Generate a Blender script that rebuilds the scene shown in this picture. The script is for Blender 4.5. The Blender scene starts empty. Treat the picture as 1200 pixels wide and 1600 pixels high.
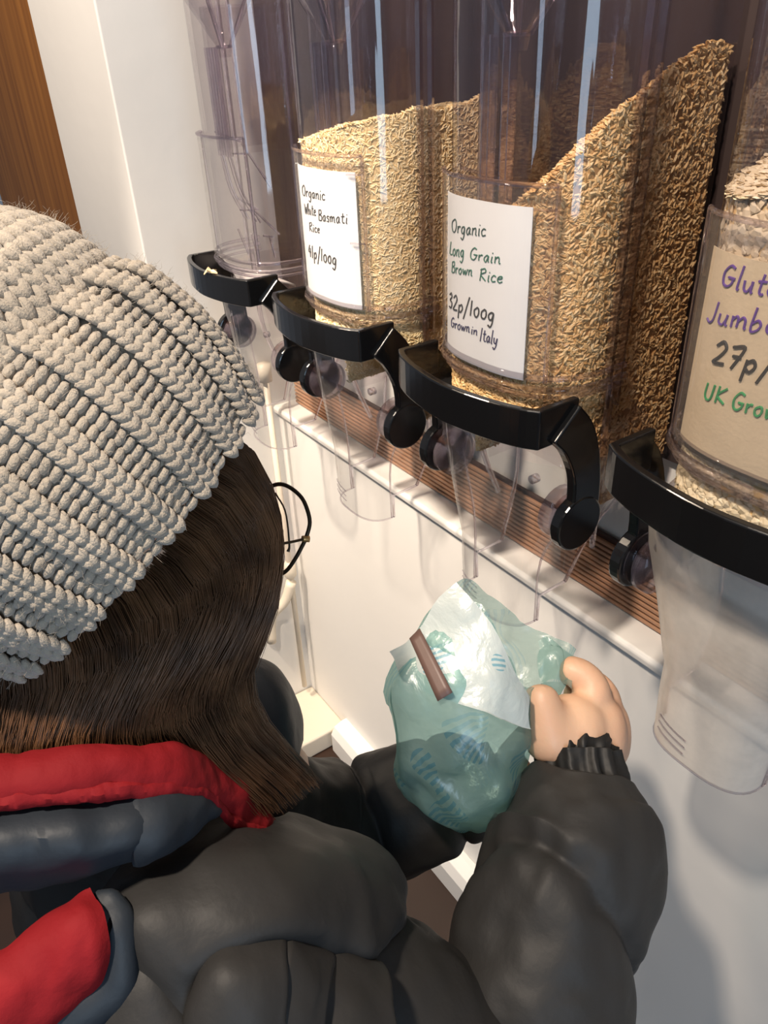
import bpy, bmesh, math, random
import numpy as np
from mathutils import Vector, Matrix, noise
from math import sin, cos, pi, sqrt

random.seed(7); np.random.seed(7)
sc = bpy.context.scene
COL = sc.collection

# ------------------------------------------------------------------ camera
H = 1.45                                   # lens height above the floor
F = 1200.0
_dn = np.array([90, 1950, 1200.]); _dn /= np.linalg.norm(_dn)
_lf = np.array([-955, -690, 1200.]); _lf -= _dn * _lf.dot(_dn); _lf /= np.linalg.norm(_lf)
RX, RZ = -_lf, -_dn
RY = np.cross(RZ, RX)
ROT = np.array([RX, RY, RZ])               # world = ROT @ camera(right, down, forward)

cam = bpy.data.cameras.new('camera'); camo = bpy.data.objects.new('camera', cam); COL.objects.link(camo)
cam.sensor_fit = 'VERTICAL'; cam.sensor_height = 36.0; cam.lens = 27.0
cam.clip_start = 0.02; cam.clip_end = 60
m = Matrix.Identity(4)
for i in range(3):
    m[i][0] = ROT[i][0]; m[i][1] = -ROT[i][1]; m[i][2] = -ROT[i][2]
m[2][3] = H
camo.matrix_world = m
sc.camera = camo

# ------------------------------------------------------------------ light
w = bpy.data.worlds.new('world'); sc.world = w; w.use_nodes = True
bg = w.node_tree.nodes['Background']
bg.inputs[0].default_value = (0.62, 0.72, 0.88, 1); bg.inputs[1].default_value = 0.20

def lamp(name, kind, loc, target, energy, color, size=None, size_y=None, **kw):
    d = bpy.data.lights.new(name, kind); o = bpy.data.objects.new(name, d); COL.objects.link(o)
    o.location = loc
    o.rotation_euler = (Vector(target) - Vector(loc)).to_track_quat('-Z', 'Y').to_euler()
    d.energy = energy; d.color = color
    if kind == 'AREA':
        d.size = size
        if size_y: d.shape = 'RECTANGLE'; d.size_y = size_y
    elif size: d.shadow_soft_size = size
    for k, v in kw.items(): setattr(d, k, v)
    return o
lamp('ceiling_spot', 'POINT', (-0.19, -0.38, H + 1.02), (-0.5, 0.6, H - 0.5), 122, (1.0, 0.85, 0.70), 0.055)
lamp('ceiling_spot', 'POINT', (-1.30, -0.40, H + 0.95), (-1.2, 0.6, H - 0.5), 54, (1.0, 0.81, 0.62), 0.07)
lamp('added_wall_spot', 'SPOT', (-0.98, -0.50, H + 1.02), (-0.97, 0.62, H - 0.80), 230, (1.0, 0.84, 0.68), 0.05, spot_size=math.radians(33), spot_blend=.9)  # extra spot, added only to brighten the lower wall on the left
lamp('window_daylight', 'AREA', (2.5, -0.75, H + 0.30), (-0.5, 0.3, H - 0.4), 36, (0.58, 0.78, 1.0), 1.0, 2.2)
sc.view_settings.view_transform = 'Standard'; sc.view_settings.look = 'None'
sc.view_settings.exposure = 0.13; sc.view_settings.gamma = 1.0
sc.view_settings.use_curve_mapping = False
sc.cycles.use_denoising = True
sc.cycles.max_bounces = 14; sc.cycles.transparent_max_bounces = 40; sc.cycles.transmission_bounces = 12
sc.cycles.caustics_reflective = False; sc.cycles.caustics_refractive = False

# ------------------------------------------------------------------ helpers
def at(px, py, d):
    """world point seen at pixel px,py at depth d"""
    c = np.array([(px - 600) / F * d, (py - 800) / F * d, d])
    q = ROT @ c
    return Vector((q[0], q[1], q[2] + H))
def camdir(x, y, z):
    q = ROT @ np.array([x, y, z], float); return Vector(q).normalized()
def on_y(px, py, Y):
    r = ROT @ np.array([px - 600, py - 800, F]); k = Y / r[1]
    return Vector((r[0] * k, Y, r[2] * k + H))

def mesh_obj(name, verts, faces, mat=None, parent=None, smooth=False, loc=None):
    me = bpy.data.meshes.new(name); me.from_pydata([tuple(v) for v in verts], [], faces); me.update()
    return link(name, me, mat, parent, smooth, loc)
def link(name, me, mat=None, parent=None, smooth=False, loc=None):
    if mat: me.materials.append(mat)
    if smooth: me.polygons.foreach_set('use_smooth', [True] * len(me.polygons))
    o = bpy.data.objects.new(name, me); COL.objects.link(o)
    if parent: o.parent = parent
    if loc is not None: o.location = loc
    return o
def bm_obj(name, bm, mat=None, parent=None, smooth=False, loc=None, bevel=0, recalc=True):
    if recalc: bmesh.ops.recalc_face_normals(bm, faces=bm.faces)
    me = bpy.data.meshes.new(name); bm.to_mesh(me); bm.free()
    o = link(name, me, mat, parent, smooth, loc)
    if bevel:
        b = o.modifiers.new('bevel', 'BEVEL'); b.width = bevel; b.segments = 3; b.limit_method = 'ANGLE'
    return o
def add_box(bm, x0, x1, y0, y1, z0, z1):
    v = [bm.verts.new(p) for p in [(x0,y0,z0),(x1,y0,z0),(x1,y1,z0),(x0,y1,z0),(x0,y0,z1),(x1,y0,z1),(x1,y1,z1),(x0,y1,z1)]]
    for f in [(0,3,2,1),(4,5,6,7),(0,1,5,4),(1,2,6,5),(2,3,7,6),(3,0,4,7)]: bm.faces.new([v[i] for i in f])
def box(name, x0, x1, y0, y1, z0, z1, mat, parent=None, bevel=0):
    bm = bmesh.new(); add_box(bm, x0, x1, y0, y1, z0, z1)
    return bm_obj(name, bm, mat, parent, bevel=bevel)
def empty(name, loc, label=None, cat=None, group=None):
    o = bpy.data.objects.new(name, None); COL.objects.link(o); o.location = loc; o.empty_display_size = .05
    tag(o, label, cat, group); return o
def tag(o, label=None, cat=None, group=None, kind=None):
    if label: o['label'] = label
    if cat: o['category'] = cat
    if group: o['group'] = group
    if kind: o['kind'] = kind
    return o
def catmull(pts, n):
    """resample control rows (any width) to n rows"""
    P = np.array(pts, float)
    if len(P) == 2:
        t = np.linspace(0, 1, n)[:, None]; return P[0] * (1 - t) + P[1] * t
    ext = np.vstack([2 * P[0] - P[1], P, 2 * P[-1] - P[-2]])
    out = []
    for u in np.linspace(0, len(P) - 1, n):
        i = min(int(u), len(P) - 2); t = u - i
        p0, p1, p2, p3 = ext[i], ext[i+1], ext[i+2], ext[i+3]
        out.append(.5 * ((2*p1) + (-p0+p2)*t + (2*p0-5*p1+4*p2-p3)*t*t + (-p0+3*p1-3*p2+p3)*t**3))
    return np.array(out)
def frames(C, up=None):
    T = np.gradient(C, axis=0); T /= np.linalg.norm(T, axis=1)[:, None] + 1e-12
    n = np.array(up if up is not None else (0, 0, 1.), float)
    N = []; 
    n = n - T[0] * n.dot(T[0])
    if np.linalg.norm(n) < 1e-4: n = np.cross(T[0], (1, 0, 0.3))
    n /= np.linalg.norm(n)
    for t in T:
        n = n - t * n.dot(t); n /= np.linalg.norm(n); N.append(n.copy())
    N = np.array(N); B = np.cross(T, N)
    return T, N, B
def tube_data(pts, n=24, sides=12, mod=None, up=None, cap=True, closed=False):
    """pts rows: x,y,z,r[,r2]; returns verts, faces"""
    R = catmull(pts, n) if n else np.array(pts, float)
    n = len(R)
    C = R[:, :3]; r1 = R[:, 3]; r2 = R[:, 4] if R.shape[1] > 4 else r1
    T, N, B = frames(C, up)
    V = []; Fc = []
    for i in range(n):
        for j in range(sides):
            a = 2 * pi * j / sides
            k = 1.0 if mod is None else mod(i / max(1, n - 1), a)
            V.append(C[i] + (N[i] * cos(a) * r1[i] + B[i] * sin(a) * r2[i]) * k)
    for i in range(n - 1):
        for j in range(sides):
            a, b = i * sides + j, i * sides + (j + 1) % sides
            Fc.append((a, b, b + sides, a + sides))
    if cap:
        Fc.append(tuple(range(sides))[::-1]); Fc.append(tuple(range((n - 1) * sides, n * sides)))
    return V, Fc
def tube(name, pts, mat, parent=None, n=24, sides=12, mod=None, up=None, smooth=True, cap=True):
    V, Fc = tube_data(pts, n, sides, mod, up, cap)
    return mesh_obj(name, V, Fc, mat, parent, smooth)
class MB:
    """collects several pieces of one part into one mesh"""
    def __init__(s): s.V = []; s.F = []
    def add(s, V, Fc):
        k = len(s.V); s.V += [tuple(v) for v in V]; s.F += [tuple(i + k for i in f) for f in Fc]; return s
    def tube(s, pts, n=24, sides=8, **k): return s.add(*tube_data(pts, n, sides, **k))
    def box(s, x0, x1, y0, y1, z0, z1):
        v = [(x0,y0,z0),(x1,y0,z0),(x1,y1,z0),(x0,y1,z0),(x0,y0,z1),(x1,y0,z1),(x1,y1,z1),(x0,y1,z1)]
        return s.add(v, [(0,3,2,1),(4,5,6,7),(0,1,5,4),(1,2,6,5),(2,3,7,6),(3,0,4,7)])
    def obj(s, name, mat, parent=None, smooth=False, loc=None, bevel=0):
        o = mesh_obj(name, s.V, s.F, mat, parent, smooth, loc)
        if bevel:
            b = o.modifiers.new('bevel', 'BEVEL'); b.width = bevel; b.segments = 2; b.limit_method = 'ANGLE'
        return o
def to_local(o, root):
    """parent o (built in world coordinates) under root keeping its place"""
    L = Vector((0, 0, 0)); p = root
    while p: L += p.location; p = p.parent
    o.data.transform(Matrix.Translation(-L)); o.parent = root
    return o

# ------------------------------------------------------------------ materials
def new_mat(name):
    mt = bpy.data.materials.new(name); mt.use_nodes = True
    return mt, mt.node_tree.nodes, mt.node_tree.links
def pmat(name, col, rough=.5, metal=0, bump=0, bscale=60, var=0, vscale=8, col2=None, stretch=None, spec=.5, sheen=0, coat=0, subsurf=0, detail=4):
    mt, N, L = new_mat(name); b = N['Principled BSDF']
    b.inputs['Base Color'].default_value = (*col, 1); b.inputs['Roughness'].default_value = rough
    b.inputs['Metallic'].default_value = metal; b.inputs['Specular IOR Level'].default_value = spec
    b.inputs['Sheen Weight'].default_value = sheen; b.inputs['Coat Weight'].default_value = coat
    if subsurf:
        b.inputs['Subsurface Weight'].default_value = subsurf; b.inputs['Subsurface Radius'].default_value = (.012, .005, .003)
        b.inputs['Subsurface Scale'].default_value = 1.0
    co = N.new('ShaderNodeTexCoord'); mp = N.new('ShaderNodeMapping'); L.new(co.outputs['Object'], mp.inputs[0])
    if stretch: mp.inputs['Scale'].default_value = stretch
    if var or col2:
        n = N.new('ShaderNodeTexNoise'); n.inputs['Scale'].default_value = vscale; n.inputs['Detail'].default_value = detail
        L.new(mp.outputs[0], n.inputs['Vector'])
        r = N.new('ShaderNodeValToRGB'); L.new(n.outputs[0], r.inputs[0])
        c2 = col2 or tuple(c * (1 - var) for c in col)
        r.color_ramp.elements[0].color = (*c2, 1); r.color_ramp.elements[0].position = .32
        r.color_ramp.elements[1].color = (*col, 1); r.color_ramp.elements[1].position = .68
        L.new(r.outputs[0], b.inputs['Base Color'])
    if bump:
        n = N.new('ShaderNodeTexNoise'); n.inputs['Scale'].default_value = bscale; n.inputs['Detail'].default_value = 5
        L.new(mp.outputs[0], n.inputs['Vector'])
        bp = N.new('ShaderNodeBump'); bp.inputs['Strength'].default_value = bump; bp.inputs['Distance'].default_value = .004
        L.new(n.outputs[0], bp.inputs['Height']); L.new(bp.outputs[0], b.inputs['Normal'])
    return mt
def clear_mat(name, tint=(.955, .945, .955), base=.075, dust=0, dustcol=(.62, .60, .57), rough=.04, bump=.15):
    """thin clear plastic wall: see-through with a Fresnel gloss and a little dust"""
    mt, N, L = new_mat(name); N.remove(N['Principled BSDF']); out = N['Material Output']
    t = N.new('ShaderNodeBsdfTransparent'); t.inputs[0].default_value = (*tint, 1)
    g = N.new('ShaderNodeBsdfGlossy'); g.inputs['Roughness'].default_value = rough
    co = N.new('ShaderNodeTexCoord'); mp = N.new('ShaderNodeMapping'); L.new(co.outputs['Object'], mp.inputs[0])
    mp.inputs['Scale'].default_value = (1, 1, .06)
    ns = N.new('ShaderNodeTexNoise'); ns.inputs['Scale'].default_value = 55; ns.inputs['Detail'].default_value = 2
    L.new(mp.outputs[0], ns.inputs['Vector'])
    bp = N.new('ShaderNodeBump'); bp.inputs['Strength'].default_value = bump; bp.inputs['Distance'].default_value = .006
    L.new(ns.outputs[0], bp.inputs['Height']); L.new(bp.outputs[0], g.inputs['Normal'])
    fr = N.new('ShaderNodeLayerWeight'); fr.inputs[0].default_value = .32
    mr = N.new('ShaderNodeMapRange'); mr.inputs['To Min'].default_value = base; mr.inputs['To Max'].default_value = .75
    pw = N.new('ShaderNodeMath'); pw.operation = 'POWER'; pw.inputs[1].default_value = 2.2
    L.new(fr.outputs['Facing'], pw.inputs[0]); L.new(pw.outputs[0], mr.inputs['Value'])
    mx = N.new('ShaderNodeMixShader'); L.new(mr.outputs[0], mx.inputs[0]); L.new(t.outputs[0], mx.inputs[1]); L.new(g.outputs[0], mx.inputs[2])
    last = mx
    if dust:
        d = N.new('ShaderNodeBsdfDiffuse'); d.inputs[0].default_value = (*dustcol, 1)
        tl = N.new('ShaderNodeBsdfTranslucent'); tl.inputs[0].default_value = (*dustcol, 1)
        md = N.new('ShaderNodeMixShader'); md.inputs[0].default_value = .35
        L.new(d.outputs[0], md.inputs[1]); L.new(tl.outputs[0], md.inputs[2])
        n2 = N.new('ShaderNodeTexNoise'); n2.inputs['Scale'].default_value = 16; n2.inputs['Detail'].default_value = 6
        L.new(co.outputs['Object'], n2.inputs['Vector'])
        r2 = N.new('ShaderNodeMapRange'); r2.inputs['From Min'].default_value = .3; r2.inputs['From Max'].default_value = .75
        r2.inputs['To Min'].default_value = dust * .55; r2.inputs['To Max'].default_value = dust * 1.25
        L.new(n2.outputs[0], r2.inputs['Value'])
        m2 = N.new('ShaderNodeMixShader'); L.new(r2.outputs[0], m2.inputs[0]); L.new(mx.outputs[0], m2.inputs[1]); L.new(md.outputs[0], m2.inputs[2])
        last = m2
    L.new(last.outputs[0], out.inputs[0])
    return mt
def glass_mat(name, col=(.93, .91, .94), ior=1.45, rough=.02):
    mt, N, L = new_mat(name); N.remove(N['Principled BSDF']); out = N['Material Output']
    g = N.new('ShaderNodeBsdfGlass'); g.inputs['Color'].default_value = (*col, 1); g.inputs['IOR'].default_value = ior; g.inputs['Roughness'].default_value = rough
    t = N.new('ShaderNodeBsdfTransparent'); t.inputs[0].default_value = (.93, .90, .93, 1)
    mx = N.new('ShaderNodeMixShader'); mx.inputs[0].default_value = .42
    L.new(t.outputs[0], mx.inputs[1]); L.new(g.outputs[0], mx.inputs[2]); L.new(mx.outputs[0], out.inputs[0])
    return mt
def grain_mat(name, cols, rough=.55):
    mt, N, L = new_mat(name); b = N['Principled BSDF']; b.inputs['Roughness'].default_value = rough
    g = N.new('ShaderNodeNewGeometry'); r = N.new('ShaderNodeValToRGB')
    L.new(g.outputs['Random Per Island'], r.inputs[0])
    e = r.color_ramp.elements
    e[0].color = (*cols[0], 1); e[1].color = (*cols[-1], 1)
    for i, c in enumerate(cols[1:-1]):
        x = e.new((i + 1) / (len(cols) - 1)); x.color = (*c, 1)
    L.new(r.outputs[0], b.inputs['Base Color'])
    return mt

M = dict(
    wall=pmat('white_wall_paint', (.80, .78, .745), .55, bump=.12, bscale=30, var=.04, vscale=3),
    ledge=pmat('white_gloss_paint', (.82, .80, .76), .35, bump=.05, bscale=40),
    dark=pmat('dark_back_panel', (.055, .037, .034), .45, var=.35, vscale=6, stretch=(1, 1, .15)),
    wood=pmat('brown_door_wood', (.31, .125, .022), .5, spec=.15, col2=(.17, .060, .009), vscale=14, stretch=(2.2, 2.2, .12), bump=.05, bscale=20, detail=7),
    slat=pmat('brown_slat_wood', (.46, .26, .15), .5, col2=(.30, .14, .075), vscale=25, stretch=(.2, 2, 2)),
    slatbase=pmat('slat_tray_base', (.05, .02, .012), .6),
    floor=pmat('dark_floor_boards', (.035, .016, .009), .45, var=.5, vscale=4, stretch=(1, .15, 1)),
    black=pmat('black_gloss_plastic', (.006, .006, .0065), .16, bump=.03, bscale=25),
    clear=clear_mat('clear_plastic_wall', tint=(.945, .918, .93)),
    chute=clear_mat('clear_plastic_chute', tint=(.965, .96, .96), base=.03, bump=.3, dust=.09),
    dusty=clear_mat('dusty_plastic_chute', tint=(.93, .92, .91), base=.04, dust=.70, dustcol=(.88, .82, .74), bump=.25),
    rim=glass_mat('clear_plastic_rim'),
    gate=pmat('milky_white_plastic', (.75, .73, .70), .4),
    paper=pmat('white_paper_card', (.83, .82, .82), .7, var=.02, vscale=20),
    warm_card=pmat('warm_shaded_card', (.56, .44, .30), .75, var=.12, vscale=30, bump=.1, bscale=300),  # white card with warm light and shade put into its tan colour
    ink_black=pmat('black_ink', (.008, .008, .010), .6), ink_green=pmat('green_ink', (.010, .12, .075), .6),
    ink_green2=pmat('bright_green_ink', (.015, .22, .07), .6), ink_dark=pmat('dark_green_ink', (.012, .05, .040), .6),
    ink_blue=pmat('navy_ink', (.012, .010, .075), .6), ink_purple=pmat('purple_ink', (.085, .025, .22), .6),
    rice_brown=grain_mat('brown_rice_grains', [(.55, .31, .11), (.76, .50, .22), (.83, .60, .30), (.68, .42, .17), (.88, .70, .40)]),
    rice_white=grain_mat('white_rice_grains', [(.86, .65, .33), (.92, .75, .43), (.94, .82, .54), (.88, .69, .36)]),
    oats=grain_mat('oat_flakes', [(.58, .46, .30), (.72, .61, .44), (.66, .54, .36), (.78, .69, .53)]),
    gap_white=pmat('rice_gap', (.78, .58, .30), .8), gap_brown=pmat('brown_rice_gap', (.44, .25, .10), .8),
    yarn=pmat('oatmeal_wool', (.435, .375, .30), .95, bump=.4, bscale=900, sheen=.35, spec=.1, var=.22, vscale=26),
    yarn_in=pmat('wool_lining', (.42, .35, .27), .95, spec=.05, bump=.5, bscale=300),
    skin=pmat('skin', (.66, .42, .275), .48, subsurf=.12, bump=.10, bscale=170, col2=(.64, .35, .22), vscale=16),
    nail=pmat('finger_nail', (.78, .50, .40), .3),
    hair=pmat('dark_brown_hair', (.19, .090, .040), .40, col2=(.060, .028, .013), vscale=30, spec=.4),
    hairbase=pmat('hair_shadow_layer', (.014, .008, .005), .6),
    jacket=pmat('charcoal_nylon', (.027, .026, .025), .56, bump=.38, bscale=34, spec=.28),
    jacketb=pmat('slate_blue_nylon', (.019, .025, .033), .55, bump=.3, bscale=40, spec=.35),
    jacketd=pmat('black_nylon', (.011, .011, .011), .55, bump=.2, bscale=60, spec=.35),
    red=pmat('red_lining_cloth', (.26, .010, .014), .75, spec=.2, bump=.35, bscale=70, var=.25, vscale=9),
    trousers=pmat('dark_denim', (.012, .014, .022), .8, bump=.2, bscale=300),
    wire=pmat('bronze_wire', (.06, .045, .03), .3, metal=.8),
    gold=pmat('gold_hinge', (.55, .32, .12), .3, metal=.7),
    tape=pmat('brown_parcel_tape', (.145, .085, .068), .45, var=.15, vscale=30),
    pipe=pmat('cream_painted_pipe', (.74, .66, .54), .4, bump=.15, bscale=60),
    flake=pmat('pale_dry_flake', (.72, .55, .32), .7),
)
def bag_mat(name, col, alpha, trans=.5, pattern=None, thr=.57):
    mt, N, L = new_mat(name); N.remove(N['Principled BSDF']); out = N['Material Output']
    d = N.new('ShaderNodeBsdfDiffuse'); tl = N.new('ShaderNodeBsdfTranslucent'); t = N.new('ShaderNodeBsdfTransparent'); g = N.new('ShaderNodeBsdfGlossy')
    g.inputs['Roughness'].default_value = .28
    d.inputs[0].default_value = (*col, 1); tl.inputs[0].default_value = (*col, 1)
    t.inputs[0].default_value = (.70, .86, .84, 1)
    co = N.new('ShaderNodeTexCoord')
    if pattern:
        mp = N.new('ShaderNodeMapping'); L.new(co.outputs['UV'], mp.inputs[0])
        wv = N.new('ShaderNodeTexWave'); wv.inputs['Scale'].default_value = 17; wv.inputs['Distortion'].default_value = 0; wv.bands_direction = 'DIAGONAL'
        L.new(mp.outputs[0], wv.inputs['Vector'])
        ns = N.new('ShaderNodeTexNoise'); ns.inputs['Scale'].default_value = 4.2; ns.inputs['Detail'].default_value = 0
        L.new(mp.outputs[0], ns.inputs['Vector'])
        gt = N.new('ShaderNodeMath'); gt.operation = 'GREATER_THAN'; gt.inputs[1].default_value = thr; L.new(ns.outputs[0], gt.inputs[0])
        g2 = N.new('ShaderNodeMath'); g2.operation = 'GREATER_THAN'; g2.inputs[1].default_value = .5; L.new(wv.outputs[0], g2.inputs[0])
        mm = N.new('ShaderNodeMath'); mm.operation = 'MULTIPLY'; L.new(gt.outputs[0], mm.inputs[0]); L.new(g2.outputs[0], mm.inputs[1])
        mc = N.new('ShaderNodeMix'); mc.data_type = 'RGBA'; mc.inputs['A'].default_value = (*col, 1); mc.inputs['B'].default_value = (*pattern, 1)
        L.new(mm.outputs[0], mc.inputs['Factor']); L.new(mc.outputs['Result'], d.inputs[0]); L.new(mc.outputs['Result'], tl.inputs[0])
    nb = N.new('ShaderNodeTexNoise'); nb.inputs['Scale'].default_value = 26; nb.inputs['Detail'].default_value = 5; nb.inputs['Distortion'].default_value = .6
    L.new(co.outputs['Object'], nb.inputs['Vector'])
    bp = N.new('ShaderNodeBump'); bp.inputs['Strength'].default_value = .5; bp.inputs['Distance'].default_value = .008
    L.new(nb.outputs[0], bp.inputs['Height'])
    for s in (d, g, tl): L.new(bp.outputs[0], s.inputs['Normal'])
    a = N.new('ShaderNodeMixShader'); a.inputs[0].default_value = trans; L.new(d.outputs[0], a.inputs[1]); L.new(tl.outputs[0], a.inputs[2])
    b = N.new('ShaderNodeMixShader'); b.inputs[0].default_value = alpha; L.new(t.outputs[0], b.inputs[1]); L.new(a.outputs[0], b.inputs[2])
    c = N.new('ShaderNodeMixShader'); c.inputs[0].default_value = .06; L.new(b.outputs[0], c.inputs[1]); L.new(g.outputs[0], c.inputs[2])
    L.new(c.outputs[0], out.inputs[0]); return mt
M['bag'] = bag_mat('teal_bag_film', (.42, .62, .58), .34, .5, (.18, .45, .55))
M['bagflap'] = bag_mat('white_bag_film', (.80, .86, .84), .90, .35, (.30, .56, .66), .66)

# ------------------------------------------------------------------ setting
WY = 0.62                                     # face of the lower wall
LZ = H - 0.62                                 # ledge height
def struct(o, label, cat='wall'): return tag(o, label, cat, kind='structure')
struct(box('floor', -3.4, 2.2, -2.4, 1.2, -.04, 0, M['floor']), 'dark brown floor in the gap below the white wall', 'floor')
struct(box('wall_lower', -1.32, 1.6, WY, WY + .05, 0, LZ - .014, M['wall']), 'white painted lower wall under the dispensers', 'wall')
struct(box('wall_back', -1.32, 1.6, .670, .72, LZ - .03, 2.5, M['wall']), 'cream wall strip between the ledge and the dark backing panel', 'wall')
struct(box('trim_2', -1.318, 1.6, .660, .672, H - .40, 2.45, M['dark']), 'dark brown backing panel behind the clear dispensers', 'panel')
struct(box('wall_left', -1.70, -1.32, .41, 1.02, 0, 2.5, M['wall'], bevel=.003), 'white end partition left of the dispensers with lit front face', 'wall')
d = struct(box('door_1', -2.6, -1.70, .425, .465, 0, 2.3, M['wood'], bevel=.002), 'brown wooden door at the far upper left', 'door')
# white ledge with a rounded nose
bm = bmesh.new()
prof = [(WY - .004, -.016), (WY - .010, -.014), (WY - .011, -.005), (WY - .007, 0), (.662, 0), (.662, -.016)]
ring0 = [bm.verts.new((-1.32, y, LZ + z)) for y, z in prof]; ring1 = [bm.verts.new((1.6, y, LZ + z)) for y, z in prof]
for i in range(len(prof)):
    j = (i + 1) % len(prof); bm.faces.new([ring0[i], ring1[i], ring1[j], ring0[j]])
bm.faces.new(ring0); bm.faces.new(ring1[::-1])
ledge = struct(bm_obj('trim_1', bm, M['ledge'], bevel=.002), 'white ledge along the wall beneath the dispensers', 'ledge')
# brown ribbed board behind the chutes
tray = tag(box('ribbed_board', -1.30, 1.5, .657, .663, LZ + .001, LZ + .088, M['slatbase']), 'brown ribbed board along the back of the ledge behind the chutes', 'board')
slme = None
z = LZ + .003
while z < LZ + .084:
    if slme is None:
        slme = box('slat', -1.30, 1.5, .6515, .657, 0, .0046, M['slat'], tray, bevel=.0010); s_ = slme
    else:
        s_ = slme.copy(); COL.objects.link(s_)
    s_.location = (0, 0, z)
    z += .0076
# baseboard
bm = bmesh.new()
prof = [(WY, 0), (WY - .045, 0), (WY - .045, .055), (WY - .035, .075), (WY - .012, .082), (WY, .082)]
r0 = [bm.verts.new((-1.15, a, b)) for a, b in prof]; r1 = [bm.verts.new((1.6, a, b)) for a, b in prof]
for i in range(len(prof)): bm.faces.new([r0[i], r1[i], r1[(i+1) % len(prof)], r0[(i+1) % len(prof)]])
bm.faces.new(r0); bm.faces.new(r1[::-1])
struct(bm_obj('baseboard_back', bm, M['ledge'], bevel=.002), 'white baseboard at the foot of the lower wall', 'baseboard')

struct(box('trim_3', -1.318, -1.16, .47, WY, 0, .055, M['pipe'], bevel=.006), 'low cream boxed step in the corner at the floor', 'trim')
# painted pipe in the corner
def V4(v, r): return (v[0], v[1], v[2], r)
pp = empty('painted_pipe', (-1.29, .585, 0), 'thin cream painted pipe in the corner behind her hair', 'pipe')
PX, PY = -1.285, .585
o = MB().tube([(PX, PY, .10, .006), (PX, PY, .92, .006)], 2, 12).obj('pipe', M['pipe'], None, True); to_local(o, pp)
o = MB().tube([(PX, PY, .90, .013), (PX, PY, .935, .013)], 2, 14).obj('pipe_cap', M['pipe'], None, True); to_local(o, pp)
o = MB().tube([(PX, PY, .43, .008), (PX, PY, .44, .014), (PX, PY, .465, .014), (PX, PY, .475, .008)], 0, 14).obj('joint', M['pipe'], None, True); to_local(o, pp)
o = MB().tube([(PX, PY, .42, .012), (PX - .005, PY - .02, .37, .011), (PX - .02, PY - .05, .33, .011), (PX - .02, PY - .06, .26, .011)], 14, 12).obj('elbow', M['pipe'], None, True); to_local(o, pp)

# ------------------------------------------------------------------ dispensers
XC = [-1.083, -.803, -.523, -.243]
BASE = Vector((0, .48, -.55))                # bin origin (chute foot) in lens-relative coordinates
HW, YF, YC, YB = .087, .460, .535, .648
def front(x, hw=HW, yf=YF, yc=YC, e=2.6):
    q = min(1., abs(x) / hw); return yc - (yc - yf) * (1 - q ** e) ** (1 / e)
def u_profile(hw, yf, yc, yb, nf=22, ns=6, e=2.6):
    pts = []
    for i in range(ns): pts.append((-hw, yb + (yc - yb) * i / ns))
    for i in range(nf + 1):
        a = -pi / 2 + pi * i / nf
        sx = sin(a); cy = cos(a)
        x = hw * math.copysign(abs(sx) ** (2 / e), sx); y = yc - (yc - yf) * abs(cy) ** (2 / e)
        pts.append((x, y))
    for i in range(1, ns + 1): pts.append((hw, yc + (yb - yc) * i / ns))
    return pts
def zbot(y): return -.43 if y < .60 else -.43 + (y - .60) * .9
def sub(V): return [Vector(v) - BASE for v in V]

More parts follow.
